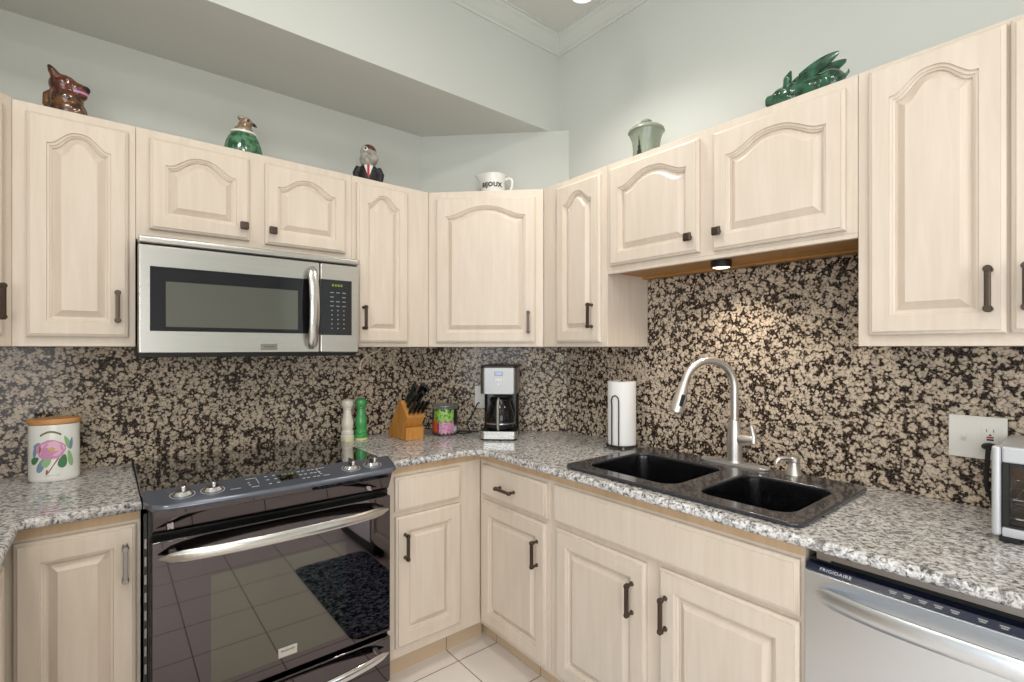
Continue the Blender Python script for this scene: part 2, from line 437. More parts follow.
struct('added_window_1', mb, M['white'])  # unseen window, added as the opening for the front fill
struct('trim_2', MB().box(WX, 0, -0.505, 0, 2.545, CZ), M['wall'])
# crown moulding with mitred corners
path = [(WX, -0.505), (0.0, -0.505), (0.0, -6.0)]
prof = [(0, 2.972), (0.006, 2.972), (0.010, 2.982), (0.022, 2.990), (0.055, 3.024), (0.066, 3.030), (0.070, 3.042), (0.078, 3.043), (0.078, CZ), (0, CZ)]
lp = []
for i, p in enumerate(path):
    p = Vector(p); ds = []
    if i > 0: ds.append((p - Vector(path[i-1])).normalized())
    if i < len(path)-1: ds.append((Vector(path[i+1]) - p).normalized())
    ns = [Vector((d.y, -d.x)) for d in ds]
    n = ns[0] if len(ns) == 1 else (ns[0]+ns[1]).normalized() / max(0.3, (ns[0]+ns[1]).normalized().dot(ns[0]))
    lp.append([(p.x+n.x*d, p.y+n.y*d, z) for d, z in prof])
struct('trim_1', MB().loops(lp), M['wall'])
# tiled toe kicks
struct('baseboard_back', MB().box(-1.07, -0.55, -0.535, -0.515, 0, 0.108), M['kickA'])
struct('baseboard_right', MB().box(-0.535, -0.515, -1.985, -0.515, 0, 0.108), M['kickB'])
struct('baseboard_left', MB().box(WX, -1.86, -0.535, -0.515, 0, 0.108), M['kickA'])
for x, y in FILLS:  # made-up housings for the added ceiling fill lamps
    t = thing('added_downlight', 'round white fill light added to the kitchen ceiling out of view', 'ceiling light', (x, y, CZ), 0, 'added ceiling fill lights')
    MB().lathe([(0.075, 0), (0.10, 0), (0.10, -0.006), (0.092, -0.012), (0.08, -0.012), (0.075, -0.006)], 32, cap0=False, cap1=False).build('trim_ring', M['white'], t)
    MB().lathe([(0.0, -0.004), (0.075, -0.004), (0.075, -0.001), (0, -0.001)], 32).build('lens', M['lensd'], t)

# ------------------------------------------------------------------ cabinet doors, pulls and boxes
def arch_t(u, rise):
    a = min(abs(u)/0.93, 1.0)
    return rise*0.5*(1+math.cos(PI*a**1.3))
def ring_loop(x0, x1, z0, z1, ins, rise, y, n, drop):
    a, b = x0+ins, x1-ins
    pts = [(a, y, z0+ins), (b, y, z0+ins)]
    for i in range(n+1):
        u = 1 - 2*i/n
        pts.append(((a+b)/2 + u*(b-a)/2, y, z1 - ins + (arch_t(u, rise) if rise else 0)))
    return pts
def door_mesh(x0, x1, z0, z1, yf, arch=True, stile=0.046, rail_b=0.05, th=0.02):
    """raised panel door, front face at y = yf, growing toward +y"""
    n = 28 if arch else 2
    mb = MB()
    L = []
    for ins, dy in ((0.0, th), (0.0, 0.009), (0.002, 0.0065), (0.006, 0.0045), (0.009, 0.004), (0.0095, 0.0), ):
        L.append(ring_loop(x0, x1, z0, z1, ins, 0, yf+dy, n, 0))
    ox0, ox1, oz0 = x0+stile, x1-stile, z0+rail_b
    if arch: oz1 = z1-0.088; rise = 0.046
    else: oz1 = z1-rail_b; rise = 0
    wf = min(1.0, (ox1-ox0)/0.2)
    if arch and (ox1-ox0) < 0.13: rise = 0.05
    bw = 0.034 if (ox1-ox0) > 0.12 else 0.022
    for ins, dy in ((0.0, 0.0), (0.0015, 0.0045), (0.007, 0.0055), (0.0075, 0.0085), (0.0125, 0.011), (0.013, 0.0165), (0.0158, 0.0165), (bw, 0.0035), (bw+0.001, 0.0022)):
        L.append(ring_loop(ox0, ox1, oz0, oz1, ins, rise, yf+dy, n, 0))
    return mb.loops(L)
def slab_front(x0, x1, z0, z1, yf, th=0.02):
    L = []
    for ins, dy in ((0.0, th), (0.0, 0.009), (0.002, 0.0065), (0.008, 0.0045), (0.011, 0.004), (0.0115, 0.0)):
        L.append(ring_loop(x0, x1, z0, z1, ins, 0, yf+dy, 2, 0))
    return MB().loops(L)
def pull(parent, x, z, yf, vertical=True, L=0.092, m='bronze'):
    mb = MB()
    for s in (-1, 1):
        cx, cz = (x, z+s*L/2) if vertical else (x+s*L/2, z)
        X0 = mb.X; mb.X = Matrix.Translation((cx, yf, cz)) @ Matrix.Rotation(PI/2, 4, 'X')
        mb.lathe([(0.0075, 0.0003), (0.0075, 0.003), (0.005, 0.005), (0.0055, 0.020), (0.0088, 0.0225), (0.0088, 0.032), (0.007, 0.035), (0.0, 0.035)], 14)
        mb.X = X0
    if vertical: mb.box(x-0.006, x+0.006, yf-0.034, yf-0.023, z-L/2, z+L/2, 0.0022)
    else: mb.box(x-L/2, x+L/2, yf-0.034, yf-0.023, z-0.006, z+0.006, 0.0022)
    return mb.build('handle', M[m], parent)
def knob(parent, x, z, yf):
    mb = MB(); X0 = mb.X
    mb.X = Matrix.Translation((x, yf, z)) @ Matrix.Rotation(PI/2, 4, 'X')
    mb.lathe([(0.009, 0.0003), (0.009, 0.003), (0.006, 0.005), (0.006, 0.015)], 14)
    mb.X = X0
    mb.box(x-0.015, x+0.015, yf-0.027, yf-0.014, z-0.015, z+0.015, 0.005, 3)
    return mb.build('knob', M['bronze'], parent)

def wall_cabinet(label, loc, rot, wd, z0, z1, doors, depth=0.305, filler=None, poly=None, under=False):
    """doors: (x0, x1, z0, z1, ('pull'|'knob', x, z)); local x along the wall, front at -depth"""
    t = thing('wall_cabinet', label, 'cabinet', (loc[0], loc[1], z0), rot, None)
    mb = MB(); h = z1-z0
    if poly: mb.prism(poly, 0, h, 0.0012, 1)
    else: mb.box(0.0004, wd-0.0004, -depth, -0.0005, 0.014 if under else 0, h, 0.0012, 1)
    if under:
        mb.box(0.0004, wd-0.0004, -depth, -depth+0.02, 0, 0.0138, 0.001, 1)
    mb.build('cabinet_body', M['cab'], t)
    if under:
        mb = MB(); mb.box(0.001, wd-0.001, -depth+0.0205, -0.028, 0.009, 0.0138)
        mb.box(0.001, wd-0.001, -0.065, -0.028, 0.001, 0.0088)
        mb.build('bottom_panel', M['underwood'], t)
    for x0, x1, a, b, hd in doors:
        d = door_mesh(x0, x1, a-z0, b-z0, -depth-0.0205, True).build('door', M['cab'], t)
        if hd:
            if hd[0] == 'pull': pull(d, hd[1], hd[2]-z0, -depth-0.0205)
            else: knob(d, hd[1], hd[2]-z0, -depth-0.0205)
    return t
ZB, ZT = 1.372, 2.134
wall_cabinet('tall cream wall cabinet left of the microwave, under the brown animal figurine', (-2.159, 0), 0, 0.303, ZB, ZT,
             [(0.033, 0.283, 1.403, 2.104, ('pull', 0.254, 1.505))])
wall_cabinet('short two-door cream wall cabinet directly above the microwave', (-1.856, 0), 0, 0.762, 1.745, ZT,
             [(0.038, 0.352, 1.784, 2.102, ('knob', 0.330, 1.835)), (0.408, 0.732, 1.780, 2.102, ('knob', 0.432, 1.832))])
wall_cabinet('narrow cream wall cabinet just right of the microwave, under the suited bird', (-1.094, 0), 0, 0.389, ZB, ZT,
             [(0.021, 0.270, 1.392, 2.106, ('pull', 0.048, 1.502))])
# diagonal corner cabinet
q = 1/math.sqrt(2)
t = thing('wall_cabinet', 'wide cream wall cabinet set diagonally across the corner, under the white jug', 'cabinet', (-0.505, -0.505, ZB), -PI/4)
hw = 0.2825
MB().prism([(-hw, 0.0), (hw, 0.0), (hw-0.0, 0.003), (0.408, 0.126), (0.408, 0.302), (-0.408, 0.302), (-0.408, 0.126), (-hw, 0.003)], 0, ZT-ZB, 0.0012, 1).build('cabinet_body', M['cab'], t)
d = door_mesh(-0.243, 0.244, 1.392-ZB, 2.098-ZB, -0.0205, True).build('door', M['cab'], t)
pull(d, 0.212, 1.490-ZB, -0.0205)
wall_cabinet('narrow cream wall cabinet between the corner and the sink cabinet', (0, -0.709), -PI/2, 0.391, ZB, ZT,
             [(0.100, 0.362, 1.392, 2.106, ('pull', 0.323, 1.505))])
wall_cabinet('short two-door cream wall cabinet above the sink with a lamp under it', (0, -1.1005), -PI/2, 0.895, 1.676, ZT,
             [(0.0225, 0.4225, 1.706, 2.108, ('knob', 0.392, 1.760)), (0.474, 0.868, 1.700, 2.104, ('knob', 0.499, 1.762))], under=True)
wall_cabinet('tall two-door cream wall cabinet at the right, over the toaster oven', (0, -1.996), -PI/2, 0.604, ZB, ZT,
             [(0.028, 0.296, 1.402, 2.122, ('pull', 0.268, 1.505)), (0.303, 0.578, 1.402, 2.122, ('pull', 0.330, 1.505))])
# diagonal cabinet in the left corner
t = thing('wall_cabinet', 'cream diagonal wall cabinet cut off by the left edge, beside the brown figurine cabinet', 'cabinet', (-2.159, -0.305, ZB), PI/4)
W = 0.4185
MB().prism([(-W, 0.0), (0.0, 0.0), (0.212, 0.212), (-0.002, 0.4255), (-W+0.002, 0.4255), (-W-0.2, 0.2)], 0, ZT-ZB+0.004, 0.0012, 1).build('cabinet_body', M['cab'], t)
d = door_mesh(-W+0.04, -0.034, 1.403-ZB, 2.104-ZB, -0.0205, True).build('door', M['cab'], t)
pull(d, -0.062, 1.505-ZB, -0.0205)

# ------------------------------------------------------------------ base cabinets
def base_cabinet(label, loc, rot, wd, fronts, x0=0.0, depth=0.61, name='base_cabinet', hm='bronze', hollow=False):
    t = thing(name, label, 'cabinet', (loc[0], loc[1], 0), rot)
    mb = MB()
    if hollow:
        mb.box(x0+0.0004, wd-0.0004, -depth, -depth+0.018, 0.11, 0.886, 0.0012, 1); mb.box(x0+0.0004, x0+0.016, -depth+0.018, -0.026, 0.11, 0.886); mb.box(wd-0.016, wd-0.0004, -depth+0.018, -0.026, 0.11, 0.886); mb.box(x0+0.016, wd-0.016, -depth+0.018, -0.026, 0.11, 0.126)
    else: mb.box(x0+0.0004, wd-0.0004, -depth, -0.026, 0.11, 0.886, 0.0012, 1)
    mb.build('cabinet_body', M['cab'], t)
    MB().box(x0+0.001, wd-0.001, -depth-0.0015, -depth-0.0002, 0.858, 0.886).build('top_rail', M['cab_raw'], t)
    yf = -depth-0.0205
    for kind, a, b, c, e, hd in fronts:
        if kind == 'door': o = door_mesh(a, b, c, e, yf, False, 0.052, 0.058).build('door', M['cab'], t)
        else: o = slab_front(a, b, c, e, yf).build('drawer' if kind == 'drawer' else 'false_front', M['cab'], t)
        if hd: pull(o, hd[1], hd[2], yf, hd[0] == 'v', m=hm)
    return t
base_cabinet('cream base cabinet with one door left of the oven', (WX, 0), 0, 0.899,
             [('door', 0.630, 0.888, 0.150, 0.850, ('v', 0.862, 0.746))], x0=0.0, hm='pewter')
base_cabinet('cream base cabinet right of the oven, with a plain drawer front and one door', (-1.070, 0), 0, 0.4595,
             [('front', 0.032, 0.341, 0.706, 0.846, None), ('door', 0.034, 0.344, 0.155, 0.684, ('v', 0.071, 0.565))])
# the corner box between the two runs
t = base_cabinet('cream base cabinet in the inner corner with a handled drawer over one door', (0, -0.6105), -PI/2, 0.467,
             [('drawer', 0.032, 0.453, 0.708, 0.844, ('h', 0.221, 0.769)), ('door', 0.032, 0.450, 0.135, 0.686, ('v', 0.408, 0.563))])
base_cabinet('wide cream sink base cabinet with two doors under a long blank front', (0, -1.078), -PI/2, 0.894,
             [('front', 0.025, 0.885, 0.712, 0.850, None), ('door', 0.041, 0.439, 0.135, 0.690, ('v', 0.393, 0.566)), ('door', 0.490, 0.885, 0.135, 0.696, ('v', 0.504+0.012, 0.568))], hollow=True)
# the return run at far left (faces right)
t = thing('base_cabinet', 'cream base cabinet of the left return run, its door edge at the lower left', 'cabinet', (WX, -1.75, 0), PI/2)
mb = MB(); mb.box(0, 1.03, -0.61, -0.005, 0.11, 0.886, 0.0012, 1); mb.build('cabinet_body', M['cab'], t)
for a, b in ((0.03, 0.50), (0.52, 1.0)):
    d = door_mesh(a, b, 0.135, 0.85, -0.6305, False, 0.052, 0.058).build('door', M['cab'], t)
    pull(d, a+0.035, 0.74, -0.6305, m='pewter')

# ------------------------------------------------------------------ countertops, backsplashes
def arc_pts(cx, cy, r, a0, a1, n=6):
    return [(cx+r*math.cos(a0+(a1-a0)*i/n), cy+r*math.sin(a0+(a1-a0)*i/n)) for i in range(n+1)]
ct = flat_outline('countertop', [(WX+0.001, -0.001), (WX+0.001, -1.76), (-2.108, -1.76), (-2.108, -0.668), (-2.098, -0.648), (-1.853, -0.648), (-1.853, -0.001)], [], 0.8885, 0.918, 0.012, M['granite_light'])
tag(ct, 'pale grey granite countertop left of the oven, holding the rose canister', 'countertop')
SX0, SX1, SY0, SY1 = -0.610, -0.070, -1.962, -1.140      # sink
cut = round_rect(SX0+0.02, SX1-0.02, SY0+0.02, SY1-0.02, 0.03)
inner = arc_pts(-0.745, -0.745, 0.1, PI/2, 0, 8)
ct = flat_outline('countertop', [(-1.066, -0.001), (-1.066, -0.648)] + [(-0.775, -0.648)] + arc_pts(-0.745, -0.748, 0.1, 1.87, -0.3, 8)[0:9] + [(-0.648, -0.79), (-0.648, -2.62), (-0.001, -2.62), (-0.001, -0.581), (-0.581, -0.001)],
                  [cut], 0.8885, 0.918, 0.012, M['granite_light'])
tag(ct, 'pale grey granite countertop of the right run, around the black sink', 'countertop')
bs = MB(); bs.box(WX+0.001, -0.5905, -0.025, -0.0005, 0.9185, 1.3705, 0.0008, 1)
bs.box(-1.855, -1.095, -0.025, -0.0005, 1.3706, 1.743, 0.0008, 1)
tag(bs.build('backsplash', M['granite_dark'], smooth=0), 'brown speckled granite backsplash behind the oven and canister', 'backsplash')
bs = MB(); bs.X = Matrix.Translation((-0.29, -0.29, 0)) @ Matrix.Rotation(-PI/4, 4, 'Z')
bs.box(-0.398, 0.398, -0.0255, -0.0008, 0.9185, 1.3705, 0.0008, 1)
tag(bs.build('backsplash', M['granite_dark'], smooth=0), 'brown speckled granite backsplash across the corner behind the coffee maker', 'backsplash')
bs = MB()
bs.prism([(-0.5905, 0.9185), (-2.62, 0.9185), (-2.62, 1.3705), (-1.9965, 1.3705), (-1.9965, 1.676), (-1.1015, 1.676), (-1.1015, 1.3705), (-0.5905, 1.3705)], -0.025, -0.0005, 0.0008, 1, axes='yzx')
tag(bs.build('backsplash', M['granite_dark'], smooth=0), 'brown speckled granite backsplash behind the sink and faucet', 'backsplash')

# ------------------------------------------------------------------ range
RX = -1.465
t = thing('range_oven', 'black slide-in oven range with a glass cooktop between the base cabinets', 'oven', (RX, 0, 0))
mb = MB(); mb.box(-0.376, 0.376, -0.662, -0.03, 0.09, 0.9175, 0.002, 1); mb.box(-0.36, 0.36, -0.60, -0.05, 0.0, 0.0898)
mb.build('oven_body', M['black'], t)
mb = MB(); mb.box(-0.388, 0.385, -0.607, -0.027, 0.9188, 0.9265, 0.0025, 2)
mb.mi = 1
for cx, cy, r in ((-0.19, -0.44, 0.115), (-0.19, -0.44, 0.075), (0.19, -0.44, 0.09), (-0.19, -0.18, 0.08), (0.19, -0.18, 0.10), (0.19, -0.18, 0.065)):
    mb.lathe([(r-0.0012, 0), (r+0.0012, 0), (r+0.0012, 0.0003), (r-0.0012, 0.0003), (r-0.0012, 0)], 64, (cx, cy, 0.9265), cap0=False, cap1=False)
mb.build('cooktop', [M['cooktop'], M['ringmark']], t)
# control panel, bowed front with rounded ends
lp = []
for i in range(41):
    u = -1 + 2*i/40; x = 0.392*u + 0.006
    e = max(0.0, (abs(u)-0.88)/0.12)
    fy = -0.742 - 0.016*(1-u*u) + 0.075*(1-math.sqrt(max(0, 1-e*e)))
    by = -0.6075
    zb, zf = 0.9375, 0.917
    lp.append([(x, by, 0.921), (x, by, zb-0.004), (x, by-0.006, zb), (x, by+(fy-by)*0.93, zf+0.003), (x, fy+0.004, zf-0.001), (x, fy, zf-0.008), (x, fy+0.008, zf-0.017), (x, -0.668, 0.900), (x, -0.664, 0.919)])
cpm = MB().loops(lp)
def cp_pt(x, k):
    u = x/0.398; fy = -0.742 - 0.016*(1-u*u)
    y0, z0, y1, z1 = -0.6135, 0.9375, -0.6075+(fy+0.6075)*0.93, 0.920
    return Vector((x, y0+(y1-y0)*k, z0+(z1-z0)*k+0.0006))
mb = cpm; mb.mi = 1
for x in (-0.292, -0.214, 0.222, 0.305):
    p = cp_pt(x, 0.55); mb.X = Matrix.Translation(p) @ Matrix.Rotation(math.radians(8), 4, 'X')
    mb.lathe([(0.031, 0), (0.0325, 0), (0.0325, 0.0004), (0.031, 0.0004), (0.031, 0)], 32, cap0=False, cap1=False)
mb.X = Matrix.Identity(4)
def dash(x, k, wx, wy):
    p = cp_pt(x, k); mb.X = Matrix.Translation(p) @ Matrix.Rotation(math.radians(8), 4, 'X'); mb.box(-wx/2, wx/2, -wy/2, wy/2, -0.0002, 0.0005); mb.X = Matrix.Identity(4)
for s in (-1, 1):
    x0 = -0.10 if s < 0 else 0.125
    dash(x0, 0.2, 0.03, 0.0012); dash(x0+s*-0.015, 0.4, 0.0012, 0.05); dash(x0, 0.75, 0.022, 0.002); dash(x0-0.012, 0.45, 0.006, 0.003); dash(x0-0.012, 0.6, 0.006, 0.003)
for x in (-0.055, -0.03, 0.05, 0.065, 0.085, 0.098):
    for k in (0.22, 0.45, 0.72): dash(x, k, 0.009, 0.003)
dash(-0.155, 0.7, 0.03, 0.0014)
mb.mi = 2; mb.X = Matrix.Translation(cp_pt(0.008, 0.45)) @ Matrix.Rotation(math.radians(8), 4, 'X'); mb.box(-0.03, 0.03, -0.028, 0.028, -0.0002, 0.0006)
mb.mi = 3
for i, x in enumerate((-0.012, -0.002, 0.010, 0.02)):
    mb.X = Matrix.Translation(cp_pt(0.008+x, 0.28)) @ Matrix.Rotation(math.radians(8), 4, 'X'); mb.box(-0.003, 0.003, -0.006, 0.006, 0.0003, 0.0011)
mb.X = Matrix.Identity(4)
cp = mb.build('control_panel', [M['panelgrey'], M['mark'], M['cooktop'], M['display']], t)
for x in (-0.292, -0.214, 0.222, 0.305):
    p = cp_pt(x, 0.55)
    mb = MB(); mb.X = Matrix.Translation(p) @ Matrix.Rotation(math.radians(8), 4, 'X')
    mb.lathe([(0.0, 0), (0.027, 0), (0.027, 0.004), (0.022, 0.010), (0.019, 0.013), (0, 0.013)], 28)
    mb.box(-0.006, 0.006, -0.022, 0.022, 0.012, 0.033, 0.004, 3)
    mb.build('knob', M['chrome'], cp)
mb = MB(); mb.prism([(-0.664, 0.899), (-0.722, 0.899), (-0.716, 0.880), (-0.690, 0.832), (-0.664, 0.818)], -0.366, 0.366, 0.002, 2, axes='yzx')
mb.build('front_panel', M['ovenglass'], t)
def oven_part(z0, z1, name):
    mb = MB(); mb.box(-0.370, 0.370, -0.700, -0.6635, z0, z1, 0.006, 3); return mb.build(name, M['ovenglass'], t)
def bow_handle(parent, x0, x1, z, y_end, y_mid, hz, hy, m, rise=0.0):
    n = 24; pts = []; rs = []
    for i in range(n+1):
        u = -1+2*i/n
        pts.append(((x0+x1)/2+u*(x1-x0)/2, y_end+(y_mid-y_end)*(1-abs(u)**2.4), z + rise*(1-u*u)))
        rs.append(1.0 if abs(u) < 0.8 else max(0.12, math.sqrt(max(0, 1-((abs(u)-0.8)/0.2)**2))))
    sec = [(hy*math.cos(2*PI*k/14), hz*math.sin(2*PI*k/14)) for k in range(14)]
    mb = MB(); mb.tube(pts, rs, sec=sec)
    for s in (-1, 1):
        x = (x0+x1)/2 + s*(x1-x0)/2*0.9
        mb.box(x-0.010, x+0.010, y_end+(y_mid-y_end)*0.25, y_end+0.002 if False else -0.6985, z-hz*0.5, z+hz*0.5, 0.002, 1)
    return mb.build('handle', m, parent)
dr = oven_part(0.287, 0.806, 'oven_door')
MB().box(-0.222, 0.200, -0.7008, -0.699, 0.335, 0.672, 0.0005, 1).build('oven_window', M['ovenwindow'], dr)
bow_handle(dr, -0.352, 0.352, 0.762, -0.722, -0.778, 0.0175, 0.009, M['steel'], rise=0.006)
bd = MB().box(-0.030, 0.030, -0.7035, -0.7002, 0.340, 0.372, 0.001, 1).build('badge', M['steel'], dr)
lettering('lettering', 'FRIGIDAIRE', 0.0085, M['ink'], facing(0.0, -0.7037, 0.360), bd)
dw_ = oven_part(0.095, 0.270, 'warming_drawer')
bow_handle(dw_, -0.352, 0.352, 0.222, -0.722, -0.770, 0.0165, 0.009, M['chrome'], rise=0.004)
mb = MB(); mb.box(-0.3845, -0.3765, -0.668, -0.655, 0.12, 0.885); mb.mi = 1
for k in range(13): mb.box(-0.383, -0.378, -0.6688, -0.6678, 0.16+k*0.052, 0.16+k*0.052+0.028)
mb.build('side_vent', [M['black'], M['pewter']], t)

# ------------------------------------------------------------------ microwave
t = thing('microwave', 'stainless over-the-range microwave with dark glass door under the short cabinet', 'microwave', (-1.475, 0, 1.3445))
Z0 = 1.3445
mb = MB(); mb.box(-0.376, 0.376, -0.368, -0.027, -0.010, 0.3985, 0.002, 1); mb.build('microwave_body', M['matteblack'], t)
MB().box(-0.378, 0.378, -0.408, -0.3685, 0.375, 0.399, 0.007, 3).build('vent_strip', M['steel'], t)
dr = MB().box(-0.378, 0.2135, -0.398, -0.3685, 0.004, 0.3725, 0.006, 3).build('door', M['steel'], t)
MB().box(-0.346, 0.2120, -0.3992, -0.3975, 0.080, 0.299, 0.0005, 1).build('window', M['mwglass'], dr)
MB().box(-0.302, 0.128, -0.3997, -0.3990, 0.095, 0.250, 0.0002, 1).build('window_screen', M['mwscreen'], dr)
bd = MB().box(-0.006, 0.052, -0.4008, -0.3978, 0.016, 0.038, 0.001, 1).build('badge', M['pewter'], dr)
lettering('lettering', 'FRIGIDAIRE', 0.008, M['ink'], facing(0.023, -0.4010, 0.0275), bd)
pts = []; rs = []
for i in range(25):
    u = -1+2*i/24; pts.append((0.178, -0.412-0.036*(1-abs(u)**2.2), 0.184+u*0.165)); rs.append(1.0 if abs(u) < 0.85 else max(0.35, math.sqrt(max(0, 1-((abs(u)-0.85)/0.15)**2))))
mb = MB(); mb.tube(pts, rs, sec=[(0.019*math.cos(2*PI*k/14), 0.008*math.sin(2*PI*k/14)) for k in range(14)], up=(0, 1, 0))
for z in (0.184-0.142, 0.184+0.142): mb.box(0.170, 0.186, -0.42, -0.3975, z-0.007, z+0.007, 0.002, 1)
mb.build('handle', M['satinhandle'], dr)
pn = MB().box(0.2155, 0.378, -0.398, -0.3685, 0.004, 0.3725, 0.006, 3).build('control_panel', M['steel'], t)
mb = MB().box(0.2165, 0.346, -0.3993, -0.3975, 0.076, 0.305, 0.002, 1); mb.mi = 1
for r in range(9):
    for c in range(3):
        if r in (1,) and c == 1: continue
        z = 0.252 - r*0.0185; x = 0.262+c*0.025
        wd, hh = (0.014, 0.003) if r < 4 else (0.005, 0.004)
        mb.box(x-wd/2, x+wd/2, -0.3998, -0.3991, z-hh/2, z+hh/2)
mb.mi = 2
for k in range(4): mb.box(0.262+k*0.012, 0.270+k*0.012, -0.3998, -0.3991, 0.278, 0.287)
mb.build('keypad', [M['mwglass'], M['printdim'], M['display']], pn)
MB().box(-0.25, -0.12, -0.28, -0.20, -0.0112, -0.0102).build('lamp_lens', M['lensd'], t)
lamp('cooktop_lamp', 'AREA', (-1.50, -0.16, 1.336), 1.6, WARM, 0.10)

# ------------------------------------------------------------------ dishwasher
t = thing('dishwasher', 'stainless dishwasher with a bowed handle at the lower right', 'dishwasher', (0, -1.976, 0), -PI/2)
Wd = 0.600
mb = MB(); mb.box(0.004, Wd-0.004, -0.598, -0.03, 0.02, 0.860, 0.001, 1); mb.build('dishwasher_body', M['matteblack'], t)
lp = []
for i in range(21):
    u = -1+2*i/20; x = Wd/2+u*(Wd/2-0.003)
    y = -0.630-0.010*(1-u*u)
    lp.append([(x, -0.5985, 0.115), (x, y+0.004, 0.115), (x, y, 0.119), (x, y, 0.835), (x, y+0.004, 0.839), (x, -0.5985, 0.839)])
dr = MB().loops(lp).build('door', M['steeldw'], t)
lp = []
for i in range(21):
    u = -1+2*i/20; x = Wd/2+u*(Wd/2-0.003)
    y = -0.630-0.010*(1-u*u)
    lp.append([(x, -0.5985, 0.8395), (x, y-0.001, 0.8395), (x, y, 0.8405), (x, y+0.010, 0.852), (x, -0.5985, 0.852)])
stm = MB().loops(lp)
def on_strip(x, z=0.846):
    u = (x-Wd/2)/(Wd/2-0.003); y = -0.630-0.010*(1-u*u) + 0.010*(z-0.8405)/0.0115
    return facing(x, y-0.0006, z, math.atan2(0.010, 0.0115))
mb = stm; mb.mi = 1
for x in (0.175, 0.20, 0.225, 0.25, 0.275, 0.315, 0.345, 0.38, 0.42, 0.46, 0.5):
    mb.X = on_strip(x); mb.box(-0.007, 0.007, 0.0006, 0.003, -0.0002, 0.0003); mb.box(-0.005, 0.005, -0.0032, -0.0008, -0.0002, 0.0003)
mb.X = Matrix.Identity(4)
st = mb.build('control_strip', [M['navy'], M['printdim']], t)
lt = lettering('lettering', 'FRIGIDAIRE', 0.0108, M['mark'], Matrix.Identity(4), st, 1.1, sxy=(1.1, 1))
for v in lt.data.vertices: v.co = on_strip(0.066+v.co.x) @ Vector((0, v.co.y, v.co.z+0.0003))
n = 30; pts = []; rs = []
for i in range(n+1):
    u = -1+2*i/n
    pts.append((Wd/2+u*0.272, -0.640-0.052*(1-abs(u)**2.6), 0.792+0.008*(1-u*u))); rs.append(1.0 if abs(u) < 0.85 else max(0.4, math.sqrt(max(0, 1-((abs(u)-0.85)/0.15)**2))))
MB().tube(pts, rs, sec=[(0.009*math.cos(2*PI*k/14), 0.021*math.sin(2*PI*k/14)) for k in range(14)]).build('handle', M['steeldw'], dr)
mb = MB(); mb.box(0.02, Wd-0.02, -0.606, -0.60, 0.864, 0.878); mb.box(0.02, 0.05, -0.608, -0.598, 0.8605, 0.8775)
mb.build('mounting_rail', M['pewter'], t)
MB().box(0.004, Wd-0.004, -0.56, -0.55, 0.0, 0.112).build('kick_plate', M['matteblack'], t)

# ------------------------------------------------------------------ sink and its fittings
t = thing('sink', 'black composite double bowl sink set into the pale granite counter', 'sink', (-0.34, -1.551, 0.918))
B1 = (-0.548, -0.205, -1.560, -1.196); B2 = (-0.548, -0.205, -1.912, -1.640)
flat_outline('rim', round_rect(SX0, SX1, SY0, SY1, 0.035), [round_rect(*B1[:2], *B1[2:], 0.055), round_rect(*B2[:2], *B2[2:], 0.055)], 0.9185, 0.9315, 0.005, M['sinkrim'], t)
for bx in (B1, B2):
    mb = MB(); lp = []
    for ins, z, r in ((-0.006, 0.921, 0.058), (0.0, 0.921, 0.055), (0.002, 0.90, 0.055), (0.014, 0.78, 0.05), (0.03, 0.745, 0.045), (0.06, 0.735, 0.03)):
        lp.append([(x, y, z) for x, y in round_rect(bx[0]+ins, bx[1]-ins, bx[2]+ins, bx[3]-ins, r)])
    for ins, z, r in ((0.06, 0.728, 0.03), (0.022, 0.737, 0.05), (0.006, 0.775, 0.055), (-0.006, 0.90, 0.058)):
        lp.append([(x, y, z) for x, y in round_rect(bx[0]+ins, bx[1]-ins, bx[2]+ins, bx[3]-ins, r)])
    # inner skin caps at the bottom, outer skin follows
    inner_, outer_ = lp[:6], lp[6:]
    mb.loops(inner_, cap0=False, cap1=True); mb.loops(outer_, cap0=True, cap1=False)
    b = mb.build('bowl', M['sink'], t, world=True)
    MB().lathe([(0.0, 0.0), (0.04, 0.0), (0.042, 0.003), (0.03, 0.004), (0.0, 0.002)], 24, ((bx[0]+bx[1])/2, (bx[2]+bx[3])/2, 0.7355)).build('drain', M['chrome'], b, world=True)
FX, FY = -0.112, -1.548
t = thing('faucet', 'tall brushed nickel gooseneck faucet standing behind the black sink', 'faucet', (FX, FY, 0.9318))
MB().prism(round_rect(-0.030, 0.026, -0.128, 0.128, 0.024), 0.0, 0.008, 0.003, 2).build('base_plate', M['nickelsoft'], t)
MB().lathe([(0.030, 0.0083), (0.030, 0.012), (0.0265, 0.018), (0.0265, 0.08), (0.023, 0.125), (0.0185, 0.160), (0.0185, 0.164), (0.0165, 0.1655), (0, 0.1655)], 28).build('faucet_body', M['nickel'], t)
dx, dy = -0.882, 0.471
Rr = 0.104
pts = [(0, 0, 0.166), (0, 0, 0.22), (0, 0, 0.27)]
for i in range(17):
    a = PI*i/16*0.93; s = Rr*(1-math.cos(a)); pts.append((dx*s, dy*s, 0.285+Rr*math.sin(a)))
ns = MB().tube(pts, 0.0138, 16).build('spout', M['nickel'], t)
e = Vector(pts[-1]); dd = (e-Vector(pts[-2])).normalized()
hp = [e-dd*0.001, e+dd*0.014, e+dd*0.06, e+dd*0.108, e+dd*0.114]
sp = MB().tube(hp, [0.0155, 0.0175, 0.0225, 0.0250, 0.0225], 18).build('spray_head', M['nickel'], t)
